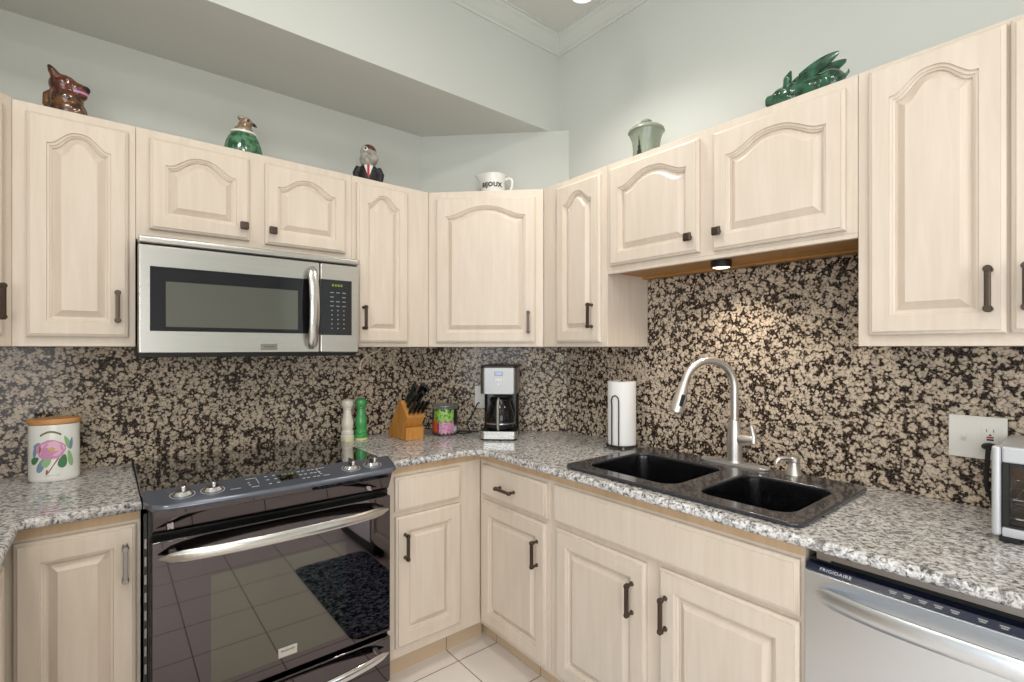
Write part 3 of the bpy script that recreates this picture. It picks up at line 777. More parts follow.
# dark button on the spray head, on the side away from the wall
fr = Vector((dx, dy, 0)).normalized(); side = Vector((-0.55, -0.83, 0)).normalized()
mb = MB(); c = e+dd*0.066 + side*0.0225
rx = dd.cross(side).normalized()
mb.X = Matrix(((rx.x, side.x, dd.x, c.x), (rx.y, side.y, dd.y, c.y), (rx.z, side.z, dd.z, c.z), (0, 0, 0, 1)))
mb.box(-0.007, 0.007, -0.003, 0.0015, -0.022, 0.022, 0.0012, 2); mb.build('spray_button', M['rubber'], sp)
mb = MB(); mb.tube([(0, -0.02, 0.095), (0, -0.045, 0.097), (0, -0.072, 0.100)], [0.020, 0.021, 0.017], 18)
mb.tube([(0, -0.070, 0.088), (0, -0.070, 0.112), (0.004, -0.060, 0.150)], [0.011, 0.011, 0.008], 12)
mb.build('lever_handle', M['nickel'], t)
t = thing('soap_dispenser', 'small nickel soap dispenser pump right of the faucet', 'soap dispenser', (-0.105, -1.752, 0.9318))
MB().lathe([(0.0, 0), (0.026, 0), (0.026, 0.004), (0.022, 0.012), (0.015, 0.035), (0.014, 0.042), (0.019, 0.046), (0.019, 0.058), (0.016, 0.062), (0, 0.063)], 24).build('pump_body', M['nickel'], t)
MB().tube([(0.0, 0.0, 0.052), (-0.02, 0.016, 0.058), (-0.038, 0.030, 0.056), (-0.047, 0.037, 0.046), (-0.048, 0.038, 0.038)], [0.008, 0.008, 0.0075, 0.007, 0.0065], 12).build('pump_spout', M['nickel'], t)
t = thing('puck_light', 'small lit puck lamp under the short cabinet over the sink', 'lamp', (-0.205, -1.545, 1.6847))
MB().lathe([(0.0, -0.0002), (0.036, -0.0002), (0.036, -0.022), (0.031, -0.026), (0.030, -0.026), (0.030, -0.020), (0, -0.020)], 28).build('housing', M['matteblack'], t)
MB().lathe([(0.0, -0.0203), (0.0295, -0.0203), (0.0295, -0.0255), (0.02, -0.0285), (0, -0.030)], 28).build('lens', M['lens'], t)
lamp('puck_lamp', 'SPOT', (-0.205, -1.545, 1.650), 14, WARM, 0.025, (0, math.radians(8), 0), spot=math.radians(150), blend=0.6)

# ------------------------------------------------------------------ paper towel on its holder
PX, PY = -0.148, -1.052
t = thing('paper_towel_holder', 'dark wire paper towel holder left of the sink', 'holder', (PX, PY, 0.9182))
mb = MB(); mb.tube([(0.068*math.cos(2*PI*i/32), 0.068*math.sin(2*PI*i/32), 0.017) for i in range(33)], 0.0035, 8)
mb.tube([(-0.068, 0, 0.017), (0.068, 0, 0.017)], 0.003, 8); mb.tube([(0, -0.068, 0.017), (0, 0.068, 0.017)], 0.003, 8)
mb.build('base_ring', M['matteblack'], t)
MB().tube([(0, 0, 0.02), (0, 0, 0.305)], 0.005, 10).build('post', M['matteblack'], t)
for a in (0.8, 2.4, 3.9, 5.5): MB().ell((0.072*math.cos(a), 0.072*math.sin(a), 0.0085), (0.0085, 0.0085, 0.0085), seg=12, ring=8).build('foot', M['pewter'], t)
ax, ay = -0.72, -0.30
bx_, by_ = 0.0, 0.0
sd = Vector((-0.633, 0.774)); 
def arm(k, z, o=0.068): 
    d = Vector((-0.98, -0.16)).normalized(); n = Vector((-d.y, d.x)); return (d.x*o+n.x*k, d.y*o+n.y*k, z)
pts = [arm(-0.012, 0.017), arm(-0.012, 0.20), arm(-0.015, 0.218), arm(-0.008, 0.236), arm(0.006, 0.240), arm(0.018, 0.232), arm(0.022, 0.215), arm(0.022, 0.017)]
pts = [arm(0.0-p, z) for p, z in ((0.012, 0.017), (0.012, 0.20), (0.006, 0.217), (0.009, 0.232), (0.022, 0.240), (0.034, 0.232), (0.040, 0.215), (0.040, 0.017))] if False else pts
MB().tube(pts, 0.0028, 8).build('tension_arm', M['matteblack'], t)
t = thing('paper_towel_roll', 'white paper towel roll standing on the dark wire holder', 'paper towel', (PX, PY, 0.939))
mb = MB(); mb.lathe([(0.02, 0), (0.061, 0), (0.062, 0.002), (0.062, 0.276), (0.061, 0.278), (0.02, 0.278), (0.02, 0)], 48, cap0=False, cap1=False)
mb.build('paper', M['paper'], t)
MB().lathe([(0.0165, 0.0), (0.0195, 0.0), (0.0195, 0.2785), (0.0165, 0.2785), (0.0165, 0)], 24, cap0=False, cap1=False).build('core_tube', M['cab_raw'], t)

# ------------------------------------------------------------------ coffee maker
t = thing('coffee_maker', 'black and steel drip coffee maker in the counter corner', 'coffee maker', (-0.417, -0.509, 0.9183), -PI/4 + 0.02)
mb = MB(); mb.prism(round_rect(-0.088, 0.088, -0.075, 0.125, 0.02), 0.0, 0.008); mb.prism(round_rect(-0.09, 0.09, -0.078, 0.128, 0.022), 0.0082, 0.045, 0.002, 1)
mb.mi = 1; mb.prism(round_rect(-0.0905, 0.0905, -0.0805, 0.02, 0.022), 0.0085, 0.0445, 0.001, 1)
mb.build('base', [M['matteblack'], M['steel']], t)
MB().prism(round_rect(-0.088, 0.088, 0.060, 0.128, 0.018), 0.0455, 0.225, 0.002, 1).build('water_tank', M['black'], t)
hd = MB(); hd.prism(round_rect(-0.090, 0.090, -0.078, 0.128, 0.024), 0.226, 0.352, 0.003, 2)
hd.mi = 1; hd.prism(round_rect(-0.0895, 0.0895, -0.0765, 0.126, 0.024), 0.3523, 0.362, 0.004, 2)
hd = hd.build('brew_head', [M['steelmid'], M['matteblack']], t)
MB().box(-0.02, 0.022, -0.0795, -0.077, 0.314, 0.334, 0.0015, 1).build('display_frame', M['pewter'], hd)
MB().box(-0.014, 0.016, -0.0802, -0.0794, 0.318, 0.330).build('display', M['bluedisplay'], hd)
for x, z in ((-0.012, 0.295), (0.0, 0.295), (0.012, 0.295), (0.0, 0.273)):
    MB().box(x-0.004, x+0.004, -0.0795, -0.0775, z-0.004, z+0.004, 0.001, 1).build('button', M['whiteplastic'], hd)
cf = MB().lathe([(0.055, 0.0), (0.066, 0.006), (0.072, 0.04), (0.070, 0.075), (0.056, 0.115), (0.050, 0.130), (0.050, 0.136), (0.046, 0.136), (0.046, 0.130), (0.052, 0.113), (0.066, 0.075), (0.068, 0.04), (0.062, 0.01), (0.05, 0.005)], 36, (0.002, -0.008, 0.047)).build('carafe', M['carafe'], t)
mb = MB(); mb.lathe([(0.0, 0.137), (0.053, 0.137), (0.053, 0.150), (0.045, 0.158), (0, 0.160)], 32, (0.002, -0.008, 0.047)); mb.build('carafe_lid', M['black'], cf)
mb = MB(); mb.lathe([(0.0735, 0.030), (0.0742, 0.030), (0.0742, 0.036), (0.0735, 0.036), (0.0735, 0.030)], 36, (0.002, -0.008, 0.047), cap0=False, cap1=False); mb.build('carafe_band', M['chrome'], cf)
mb = MB(); mb.tube([(0.0, -0.060, 0.196), (0.0, -0.092, 0.192), (0.0, -0.104, 0.175), (0.0, -0.105, 0.12), (0.0, -0.102, 0.068), (0.0, -0.085, 0.06)], 1.0, sec=[(0.0125*math.cos(2*PI*k/10), 0.006*math.sin(2*PI*k/10)) for k in range(10)], up=(0, -1, 0.05)); mb.build('carafe_handle', M['nickelsoft'], cf)
pc = MB(); X = Matrix.Translation((-0.29, -0.29, 0)) @ Matrix.Rotation(-PI/4, 4, 'Z')
pp = [X @ Vector(p) for p in ((-0.075, -0.040, 1.07), (-0.082, -0.06, 1.065), (-0.10, -0.07, 1.02), (-0.135, -0.08, 0.97), (-0.12, -0.10, 0.935), (-0.10, -0.13, 0.9225), (-0.15, -0.16, 0.9225), (-0.19, -0.12, 0.9225), (-0.17, -0.09, 0.9225), (-0.10, -0.12, 0.926), (-0.06, -0.145, 0.93))]
pc.tube(pp, 0.0035, 8); pc.build('power_cord', M['rubber'], t, world=True)
t = thing('outlet_plate', 'white outlet plate on the corner backsplash beside the coffee maker', 'outlet', (-0.29-0.3075*0, -0.29, 1.10), -PI/4)
MB().box(-0.100, -0.028, -0.0315, -0.0258, -0.060, 0.060, 0.002, 2).build('plate', M['whiteplastic'], t)
for z in (-0.0285, 0.0285): MB().box(-0.080, -0.048, -0.0335, -0.0317, z-0.0165, z+0.0165, 0.001, 1).build('socket', M['white'], t)

# ------------------------------------------------------------------ jar, knife block, mills
t = thing('printed_jar', 'glass jar with a lime and pink printed wrap beside the knife block', 'jar', (-0.578, -0.250, 0.9183))
mb = MB()
mb.lathe([(0.0, 0.0), (0.058, 0.0), (0.064, 0.006), (0.064, 0.140), (0.060, 0.146), (0.0, 0.146)], 40)
def on_cyl(a, z, R): return (R*math.cos(a), R*math.sin(a), z)
def wrap_patch(mb, a0, a1, z0, z1, R, mi, wob=0.0, n=40):
    mb.mi = mi; lo = []; hi = []
    for i in range(n+1):
        a = a0+(a1-a0)*i/n; k = wob*(math.sin(i*0.62)+0.6*math.sin(i*1.37+a0))
        lo.append(on_cyl(a, z0+k, R)); hi.append(on_cyl(a, z1+wob*(math.cos(i*0.47)+0.7*math.sin(i*1.13+a1)), R))
    mb.loops([lo, hi], False, False, closed=False)
fa = math.atan2(-2.2, -1.35)
for a0, a1, z0, z1, mi, wb in ((-1.45, 1.45, 0.006, 0.136, 1, 0), (-1.0, 0.75, 0.072, 0.132, 2, 0.006), (-0.5, 0.75, 0.014, 0.072, 3, 0.004), (-1.3, -0.6, 0.02, 0.08, 4, 0.006), (0.75, 1.2, 0.02, 0.05, 5, 0.006)):
    wrap_patch(mb, fa+a0, fa+a1, z0, z1, 0.0643+0.0002*mi, mi, wb)
mb.build('jar_body', [M['jaglass'], M['labeldark'], M['lime'], M['magenta'], M['labelorange'], M['mark']], t)
MB().lathe([(0.0, 0.1463), (0.066, 0.1463), (0.066, 0.155), (0.060, 0.159), (0, 0.160)], 40).build('lid', M['jaglass'], t)

KX, KY = -0.772, -0.245
t = thing('knife_block', 'honey wood knife block leaning forward near the mills', 'knife block', (KX, KY, 0.9183))
mb = MB()
# side profile in (y, z): leaning body and low front foot
mb.prism([(0.150, 0.0), (0.022, 0.0), (-0.058, 0.112), (0.012, 0.188), (0.034, 0.188), (0.150, 0.03)], -0.048, 0.048, 0.003, 2, axes='yzx')
mb.build('block_body', M['block'], t)
MB().prism([(0.0215, 0.0), (-0.045, 0.0), (-0.045, 0.062), (-0.0235, 0.062)], -0.048, 0.048, 0.003, 2, axes='yzx').build('front_foot', M['block'], t)
# slot face runs from (-0.058, .112) to (0.012, .188); knives leave along its normal
ny, nz = -0.7355, 0.6774
fy_, fz_ = 0.6774, 0.7355
KN = [(-0.026, 0.86, 0.100, 0.0125), (0.012, 0.84, 0.108, 0.013), (0.034, 0.80, 0.095, 0.012), (-0.03, 0.56, 0.088, 0.011), (0.005, 0.54, 0.092, 0.011),
      (-0.034, 0.20, 0.070, 0.009), (-0.012, 0.19, 0.072, 0.009), (0.012, 0.20, 0.070, 0.009), (0.034, 0.19, 0.071, 0.009)]
LB = ['long black handled knife at the top left of the block', 'long black handled knife in the middle of the block top row', 'long black handled knife at the right of the block top row',
      'mid-sized black handled knife at left in the second row of the block', 'mid-sized black handled knife at right in the second row of the block']
for i, (x, k, L, r) in enumerate(KN):
    L *= 1.38; r *= 1.22
    base = Vector((x, -0.058+0.070*k + ny*0.0005, 0.112+0.076*k + nz*0.0005))
    g = 'knives in the wooden block' if i < 5 else 'small steak knives in the bottom row of the block'
    kt = thing('kitchen_knife', LB[i] if i < 5 else 'small black handled steak knife in the bottom row of the block', 'knife', Vector((KX, KY, 0.9183))+base, 0, g)
    d = Vector((0, ny, nz))
    MB().tube([d*0.0003, d*0.012], 1.0, sec=[(r*0.45*math.cos(2*PI*q/12), r*0.95*math.sin(2*PI*q/12)) for q in range(12)], up=(0, 0.7, 0.7)).build('bolster', M['chrome'], kt)
    pts = [d*0.0122 + Vector((0, 0, 0)) + Vector((0, fy_, fz_))*(0.004*math.sin(PI*j/6)-0.006*(j/6)**2) + d*((L-0.012)*j/6) for j in range(7)]
    h = MB().tube(pts, [0.9, 1.05, 1.0, 0.95, 1.0, 1.15, 0.9], sec=[(r*0.55*math.cos(2*PI*q/12), r*math.sin(2*PI*q/12)) for q in range(12)], up=(0, 0.7, 0.7)).build('knife_handle', M['black'], kt)
    for j in (1, 3, 5): MB().ell(pts[j], (r*0.62, 0.0034, 0.0034), seg=10, ring=6).build('rivet', M['chrome'], h)

def mill(label, loc, m, name):
    t = thing(name, label, 'mill', loc)
    MB().lathe([(0.0, 0.0), (0.031, 0.0), (0.031, 0.010)], 32).build('base_ring', M['cream'], t)
    MB().lathe([(0.031, 0.0102), (0.032, 0.014), (0.032, 0.026), (0.0280, 0.029), (0.0280, 0.033), (0.0305, 0.036), (0.0300, 0.046), (0.0255, 0.050), (0.0245, 0.056), (0.0265, 0.064), (0.0285, 0.080), (0.0275, 0.095), (0.0225, 0.115), (0.0190, 0.135), (0.0185, 0.150), (0.0215, 0.154), (0.0215, 0.160)], 32).build('mill_body', m, t)
    MB().lathe([(0.0205, 0.1603), (0.0235, 0.163), (0.0275, 0.172), (0.0280, 0.184), (0.026, 0.194), (0.016, 0.201), (0.008, 0.203), (0, 0.2035)], 32).build('grinder_head', m, t)
mill('white lacquered salt mill behind the cooktop corner', (-1.036, -0.105, 0.9183), M['saltwhite'], 'salt_mill')
mill('green lacquered pepper mill right of the white mill', (-0.968, -0.105, 0.9183), M['millgreen'], 'pepper_mill')
tag(MB().tube([(-0.944, -0.03, 1.255), (-0.942, -0.031, 1.280), (-0.935, -0.032, 1.303), (-0.911, -0.033, 1.326), (-0.880, -0.034, 1.340), (-0.850, -0.036, 1.350), (-0.825, -0.037, 1.371)], 0.003, 8).build('cable', M['whiteplastic']),
    'short white cable curving out under the cabinet right of the microwave', 'cable')

# ------------------------------------------------------------------ rose canister, mug
CXY = (-2.072, -0.150)
t = thing('canister', 'oval white ceramic canister with a pink rose and wooden lid', 'canister', (CXY[0], CXY[1], 0.9183), math.radians(-8))
RA, RB = 0.0665, 0.048
KU, KZ = 0.74, 0.955
mb = MB(); mb.lathe([(0.0, 0.0), (0.93, 0.0), (0.985, 0.004), (1.0, 0.012), (1.0, 0.187), (0.985, 0.190), (0, 0.190)], 96, sx=RA, sy=RB)
def decal(pts, mi, off=0.0006):
    """pts: (u, z), u = signed arc position across the front"""
    mb.mi = mi
    pts = [(u*KU, z*KZ) for u, z in pts]
    cu_ = sum(p[0] for p in pts)/len(pts); cz_ = sum(p[1] for p in pts)/len(pts)
    rows = []
    for k in (1.0, 0.8, 0.6, 0.4, 0.2, 0.001):
        row = []
        for u, z in pts:
            a = -PI/2 + (cu_+(u-cu_)*k)/(RA*0.94)
            row.append(((RA+off)*math.cos(a), (RB+off)*math.sin(a), cz_+(z-cz_)*k))
        rows.append(row)
    mb.loops(rows, False, False)
def blob(u, z, ru, rz, mi, off, wob=0.12, n=18, ph=0.0, rot=0.0):
    p = []
    for i in range(n):
        a = 2*PI*i/n; k = 1+wob*math.sin(5*a+ph); x, y = ru*k*math.cos(a), rz*k*math.sin(a)
        p.append((u+x*math.cos(rot)-y*math.sin(rot), z+x*math.sin(rot)+y*math.cos(rot)))
    decal(p, mi, off)
def leaf(u, z, L, wd, rot, mi, off):
    p = []
    for i in range(14):
        a = 2*PI*i/14; x = L*math.cos(a); y = wd*math.sin(a)*(1-0.35*math.cos(a))
        p.append((u+x*math.cos(rot)-y*math.sin(rot), z+x*math.sin(rot)+y*math.cos(rot)))
    decal(p, mi, off)
leaf(-0.055, 0.112, 0.024, 0.008, 1.35, 5, 0.0004); leaf(-0.048, 0.13, 0.016, 0.007, 0.6, 5, 0.0005)
leaf(-0.056, 0.078, 0.018, 0.012, 0.5, 3, 0.0006); leaf(-0.030, 0.062, 0.030, 0.012, 1.1, 5, 0.0006); leaf(-0.012, 0.072, 0.022, 0.013, 0.9, 4, 0.0007)
leaf(0.040, 0.070, 0.024, 0.015, 1.3, 3, 0.0006); leaf(0.066, 0.078, 0.030, 0.010, 1.8, 4, 0.0006); leaf(0.056, 0.135, 0.026, 0.009, 2.0, 4, 0.0005); leaf(0.070, 0.13, 0.022, 0.007, 1.4, 5, 0.0006)
decal([(-0.012, 0.030), (-0.006, 0.032), (0.030, 0.085), (0.026, 0.088)], 6, 0.0008); decal([(-0.016, 0.028), (-0.010, 0.026), (-0.008, 0.042), (-0.014, 0.044)], 6, 0.0009)
blob(0.0, 0.113, 0.050, 0.034, 1, 0.0010, 0.05); blob(0.004, 0.116, 0.040, 0.025, 2, 0.0012, 0.10, ph=1.0); blob(-0.006, 0.108, 0.030, 0.016, 1, 0.0014, 0.14, ph=2.0); blob(0.014, 0.119, 0.022, 0.012, 2, 0.0016, 0.15, ph=0.5); blob(0.004, 0.114, 0.011, 0.008, 7, 0.0018)
for q_, (a_, rr) in enumerate(((0.3, .034), (1.2, .026), (2.2, .030), (3.3, .036), (4.2, .026), (5.3, .030))):
    leaf(0.002+rr*math.cos(a_), 0.113+0.62*rr*math.sin(a_), 0.011, 0.0035, a_+PI/2, 2 if q_ % 2 else 1, 0.0020)
leaf(-0.034, 0.117, 0.014, 0.003, 1.5, 6, 0.0021)
for i in range(9):
    u = -0.030+i*0.0075; leaf(u, 0.166+0.010*math.sin(PI*i/8), 0.006, 0.0035, 0.6-0.15*i, 6 if i % 2 else 3, 0.0006)
decal([(-0.02, 0.0225), (0.03, 0.0215), (0.03, 0.0228), (-0.02, 0.0238)], 8, 0.0006)
mb.build('canister_body', [M['ceramic'], M['pink'], M['pink2'], M['leaf'], M['leaf2'], M['leafblue'], M['stem'], M['rosehub'], M['celadon']], t)
MB().lathe([(0.0, 0.1903), (0.96, 0.1903), (1.03, 0.193), (1.05, 0.198), (1.05, 0.204), (1.02, 0.209), (0, 0.211)], 56, sx=RA, sy=RB).build('wooden_lid', M['lidwood'], t)
t = thing('mug', 'terracotta mug, only its curved handle showing at the left edge', 'mug', (-2.32, -0.20, 0.9183))
MB().lathe([(0.0, 0.0), (0.036, 0.0), (0.040, 0.006), (0.042, 0.095), (0.0405, 0.098), (0.038, 0.095), (0.036, 0.01), (0, 0.008)], 32).build('mug_body', M['terracotta'], t)
MB().tube([(0.041, 0.0, 0.078), (0.060, 0.0, 0.084), (0.074, 0.0, 0.072), (0.074, 0, 0.052), (0.062, 0, 0.034), (0.041, 0, 0.026)], 0.0065, 10).build('mug_handle', M['terracotta'], t)

# ------------------------------------------------------------------ wall switch, plug, toaster oven
t = thing('switch_plate', 'wide white wall plate with a switch and a socket right of the sink', 'switch', (-0.0255, -2.2045, 1.115), -PI/2)
MB().box(-0.061, 0.061, -0.006, -0.0002, -0.060, 0.060, 0.002, 2).build('plate', M['whiteplastic'], t)
mb = MB(); mb.box(-0.029, -0.025, -0.0072, -0.0062, -0.012, 0.012); mb.X = Matrix.Translation((-0.027, -0.008, 0.0)) @ Matrix.Rotation(0.5, 4, 'X'); mb.box(-0.004, 0.004, -0.010, 0.003, -0.006, 0.006, 0.001, 1); mb.build('toggle', M['white'], t)
so = MB().box(0.010, 0.044, -0.0080, -0.0062, -0.034, 0.034, 0.001, 1).build('socket', M['white'], t)
mb = MB(); mb.box(0.019, 0.0205, -0.0086, -0.0081, 0.018, 0.026); mb.box(0.033, 0.0345, -0.0086, -0.0081, 0.018, 0.026); mb.box(0.0245, 0.0295, -0.0086, -0.0081, 0.008, 0.012); mb.build('socket_slots', M['ink'], so)
MB().box(0.020, 0.034, -0.0092, -0.0081, 0.0015, 0.006).build('reset_button', M['red'], so)
MB().box(0.020, 0.034, -0.0092, -0.0081, -0.0055, -0.001).build('test_button', M['ink'], so)
TX, TY = -0.325, -2.268
t = thing('toaster_oven', 'silver toaster oven with a glass door at the right edge of the counter', 'toaster oven', (-0.05, TY, 0.9183), -PI/2)
mb = MB(); mb.box(0.004, 0.416, -0.262, 0.015, 0.016, 0.020); mb.box(0.004, 0.416, -0.262, 0.015, 0.205, 0.215, 0.004, 2)
mb.box(0.004, 0.010, -0.262, 0.015, 0.0202, 0.2048); mb.box(0.300, 0.416, -0.262, 0.015, 0.0202, 0.2048); mb.box(0.0102, 0.2998, 0.009, 0.015, 0.0202, 0.2048)
mb.build('housing', M['silverplastic'], t)
mb = MB(); mb.box(0.0105, 0.2995, -0.25, 0.0085, 0.0205, 0.023); mb.box(0.0105, 0.013, -0.25, 0.0085, 0.0235, 0.2045); mb.box(0.0105, 0.2995, 0.005, 0.0085, 0.0235, 0.2045); mb.build('lining', M['brownin'], t)
fr = MB(); fr.box(0.0, 0.016, -0.285, -0.2625, 0.014, 0.222, 0.006, 3); fr.box(0.0165, 0.420, -0.280, -0.2625, 0.184, 0.222, 0.005, 3); fr.box(0.0165, 0.420, -0.280, -0.2625, 0.014, 0.036, 0.004, 2); fr.box(0.302, 0.420, -0.280, -0.2625, 0.0365, 0.1835, 0.002, 1)
fr.build('front_frame', M['silverplastic'], t)
dr = MB(); dr.box(0.0168, 0.030, -0.279, -0.2635, 0.0368, 0.1835, 0.002, 1); dr.box(0.288, 0.3015, -0.279, -0.2635, 0.0368, 0.1835, 0.002, 1); dr.box(0.0302, 0.2878, -0.279, -0.2635, 0.0368, 0.042); dr.box(0.0302, 0.2878, -0.279, -0.2635, 0.176, 0.1835)
dr = dr.build('door', M['matteblack'], t)
MB().box(0.0303, 0.2877, -0.273, -0.270, 0.0422, 0.1757).build('door_glass', M['glass'], dr)
MB().tube([(0.06, -0.285, 0.168), (0.08, -0.302, 0.168), (0.24, -0.302, 0.168), (0.26, -0.285, 0.168)], 0.006, 10).build('handle', M['matteblack'], dr)
mb = MB()
for k in range(14): mb.tube([(0.018+k*0.0208, -0.245, 0.098), (0.018+k*0.0208, 0.0, 0.098)], 0.0015, 6)
for y in (-0.245, -0.12, 0.0): mb.tube([(0.0135, y, 0.096), (0.298, y, 0.096)], 0.002, 6)
for y in (-0.22, -0.06): mb.tube([(0.0135, y, 0.045), (0.298, y, 0.045)], 0.004, 8)
mb.build('rack', M['chrome'], t)
for x, y in ((0.03, -0.24), (0.39, -0.24), (0.03, 0.0), (0.39, 0.0)): MB().box(x-0.018, x+0.018, y-0.035, y+0.015, 0.0, 0.0158, 0.003, 2).build('foot', M['rubber'], t)
for z in (0.15, 0.10, 0.06):
    mb = MB(); mb.X = Matrix.Translation((0.36, -0.2802, z)) @ Matrix.Rotation(PI/2, 4, 'X'); mb.lathe([(0, 0), (0.018, 0), (0.016, 0.014), (0, 0.015)], 20); mb.build('knob', M['matteblack'], t)
kd = MB(); Y0 = -2.2045-0.027
kd.X = Matrix.Translation((-0.0255-0.0085, Y0, 1.095)) @ Matrix.Rotation(-PI/2, 4, 'Y')
kd.lathe([(0.0, 0.0), (0.015, 0.0), (0.017, 0.006), (0.016, 0.022), (0.008, 0.030), (0, 0.030)], 18, sx=0.55)
kd.X = Matrix.Identity(4)
kd.tube([(-0.060, Y0, 1.094), (-0.064, Y0+0.001, 1.08), (-0.064, Y0+0.003, 1.04), (-0.062, Y0+0.005, 1.0), (-0.060, Y0+0.002, 0.975), (-0.055, Y0-0.012, 0.958), (-0.045, Y0-0.030, 0.952), (-0.034, Y0-0.05, 0.952), (-0.033, TY-0.06, 0.955)], 0.0055, 10)
kd.build('power_cord', M['rubber'], t, world=True)

# ------------------------------------------------------------------ ornaments on top of the wall cabinets
# brown glazed animal figurine, head turned to the right
t = thing('animal_figurine', 'brown glazed seated animal figurine with pointed ears on the tall left cabinet', 'figurine', (-2.035, -0.19, ZT+0.0005), math.radians(-14))
mb = MB()
mb.ell((0.0, 0, 0.040), (0.052, 0.042, 0.046)); mb.ell((-0.004, 0, 0.075), (0.046, 0.042, 0.042)); mb.ell((0.022, -0.02, 0.03), (0.03, 0.02, 0.034)); mb.ell((0.022, 0.02, 0.03), (0.03, 0.02, 0.034))
mb.ell((0.040, -0.018, 0.012), (0.024, 0.014, 0.012)); mb.ell((0.040, 0.018, 0.012), (0.024, 0.014, 0.012))
mb.ell((-0.010, 0, 0.122), (0.042, 0.040, 0.038), (0, 0.2, 0)); mb.ell((0.022, 0, 0.116), (0.034, 0.028, 0.026), (0, 0.2, 0)); mb.ell((0.046, 0, 0.122), (0.014, 0.015, 0.013)); mb.ell((0.024, 0, 0.096), (0.028, 0.022, 0.013))
for s in (-1, 1):
    mb.tube([(-0.024, s*0.026, 0.142), (-0.034, s*0.030, 0.160), (-0.042, s*0.032, 0.174)], [0.016, 0.012, 0.004], 10)
    mb.ell((0.010, s*0.030, 0.138), (0.008, 0.006, 0.006))
mb.tube([(-0.036, 0.0, 0.03), (-0.056, 0.0, 0.055), (-0.056, 0, 0.085), (-0.034, 0, 0.104)], [0.013, 0.013, 0.012, 0.010], 10)
mb.box(-0.05, 0.06, -0.036, 0.036, 0.0, 0.012)
def f(c):
    if c.x > 0.048 and c.z > 0.112: return 2
    if c.x > 0.02 and 0.101 < c.z < 0.108: return 3
    if c.z > 0.165: return 2
    return 1 if c.z > 0.085 and c.z < 0.15 else 0
organic('animal_body', mb, 0.0032, [M['brownglaze'], M['redbrown'], M['ink'], M['pink']], f, t, 4)
# bird jar in a green cape
t = thing('bird_figurine', 'ceramic bird in a green fluted cape on the cabinet above the microwave', 'figurine', (-1.500, -0.19, ZT+0.0005), 0)
mb = MB(); lp = []
for r, z in ((0.070, 0.0), (0.073, 0.006), (0.070, 0.035), (0.064, 0.065), (0.054, 0.092), (0.044, 0.104)):
    lp.append([(r*(1+0.05*math.cos(12*a)*(1-z/0.12))*math.cos(a), 0.8*r*(1+0.05*math.cos(12*a)*(1-z/0.12))*math.sin(a), z) for a in [2*PI*i/72 for i in range(72)]])
mb.loops(lp).build('green_cape', M['greenglaze'], t)
MB().lathe([(0.044, 0.1043), (0.049, 0.106), (0.048, 0.113), (0.040, 0.117), (0, 0.118)], 40, sy=0.82).build('collar', M['ceramic'], t)
mb = MB(); mb.ell((0, 0, 0.120), (0.036, 0.030, 0.024)); mb.ell((0.004, 0, 0.140), (0.026, 0.024, 0.026)); mb.ell((0.008, 0, 0.160), (0.024, 0.021, 0.020)); mb.ell((-0.008, 0, 0.172), (0.016, 0.015, 0.010)); mb.tube([(0.024, 0, 0.160), (0.040, -0.003, 0.154), (0.050, -0.004, 0.147)], [0.009, 0.007, 0.002], 10)
def f(c):
    if c.x > 0.032 and c.z > 0.138: return 1
    if abs(c.x-0.014) < 0.005 and abs(c.z-0.162) < 0.005: return 1
    return 2 if c.z > 0.168 else 0
organic('bird_head', mb, 0.0028, [M['tanfeather'], M['ink'], M['greyfeather']], f, t, 3)
# bird wearing a dark suit
t = thing('suited_bird_figurine', 'ceramic bird in a black suit and red tie on the narrow cabinet', 'figurine', (-0.968, -0.195, ZT+0.0005), math.radians(-22)); t.scale = (1.06, 1.06, 1.06)
mb = MB(); mb.ell((0, 0, 0.045), (0.046, 0.036, 0.052)); mb.ell((0, 0, 0.075), (0.042, 0.033, 0.026))
for s in (-1, 1): mb.tube([(s*0.040, 0, 0.082), (s*0.054, -0.004, 0.055), (s*0.050, -0.010, 0.022)], [0.017, 0.016, 0.012], 12)
mb.box(-0.045, 0.045, -0.03, 0.03, 0, 0.01)
def f(c):
    if c.y < -0.018 and c.z > 0.030 and abs(c.x) < 0.022*(c.z-0.03)/0.065:
        return 2 if abs(c.x+0.002) < 0.0055 else 1
    return 0
organic('suit', mb, 0.0026, [M['ink'], M['ceramic'], M['red']], f, t, 3)
mb = MB(); mb.ell((0, 0, 0.122), (0.040, 0.036, 0.036)); mb.ell((0, 0, 0.155), (0.036, 0.034, 0.036)); mb.ell((0.018, -0.022, 0.122), (0.026, 0.024, 0.022)); mb.ell((-0.014, -0.034, 0.160), (0.010, 0.006, 0.010)); mb.ell((0.0, -0.004, 0.100), (0.026, 0.022, 0.012))
mb.tube([(0.002, -0.03, 0.152), (0.014, -0.044, 0.140), (0.02, -0.046, 0.124)], [0.012, 0.009, 0.004], 10)
def f(c):
    if (c - Vector((-0.014, -0.040, 0.160))).length < 0.006: return 1
    if (c - Vector((-0.014, -0.040, 0.160))).length < 0.012: return 3
    return 2 if c.z > 0.158 and c.x > -0.014 and c.y < 0.01 else 0
organic('bird_head', mb, 0.0028, [M['greyfeather'], M['ink'], M['redbrown'], M['ceramic']], f, t, 3)
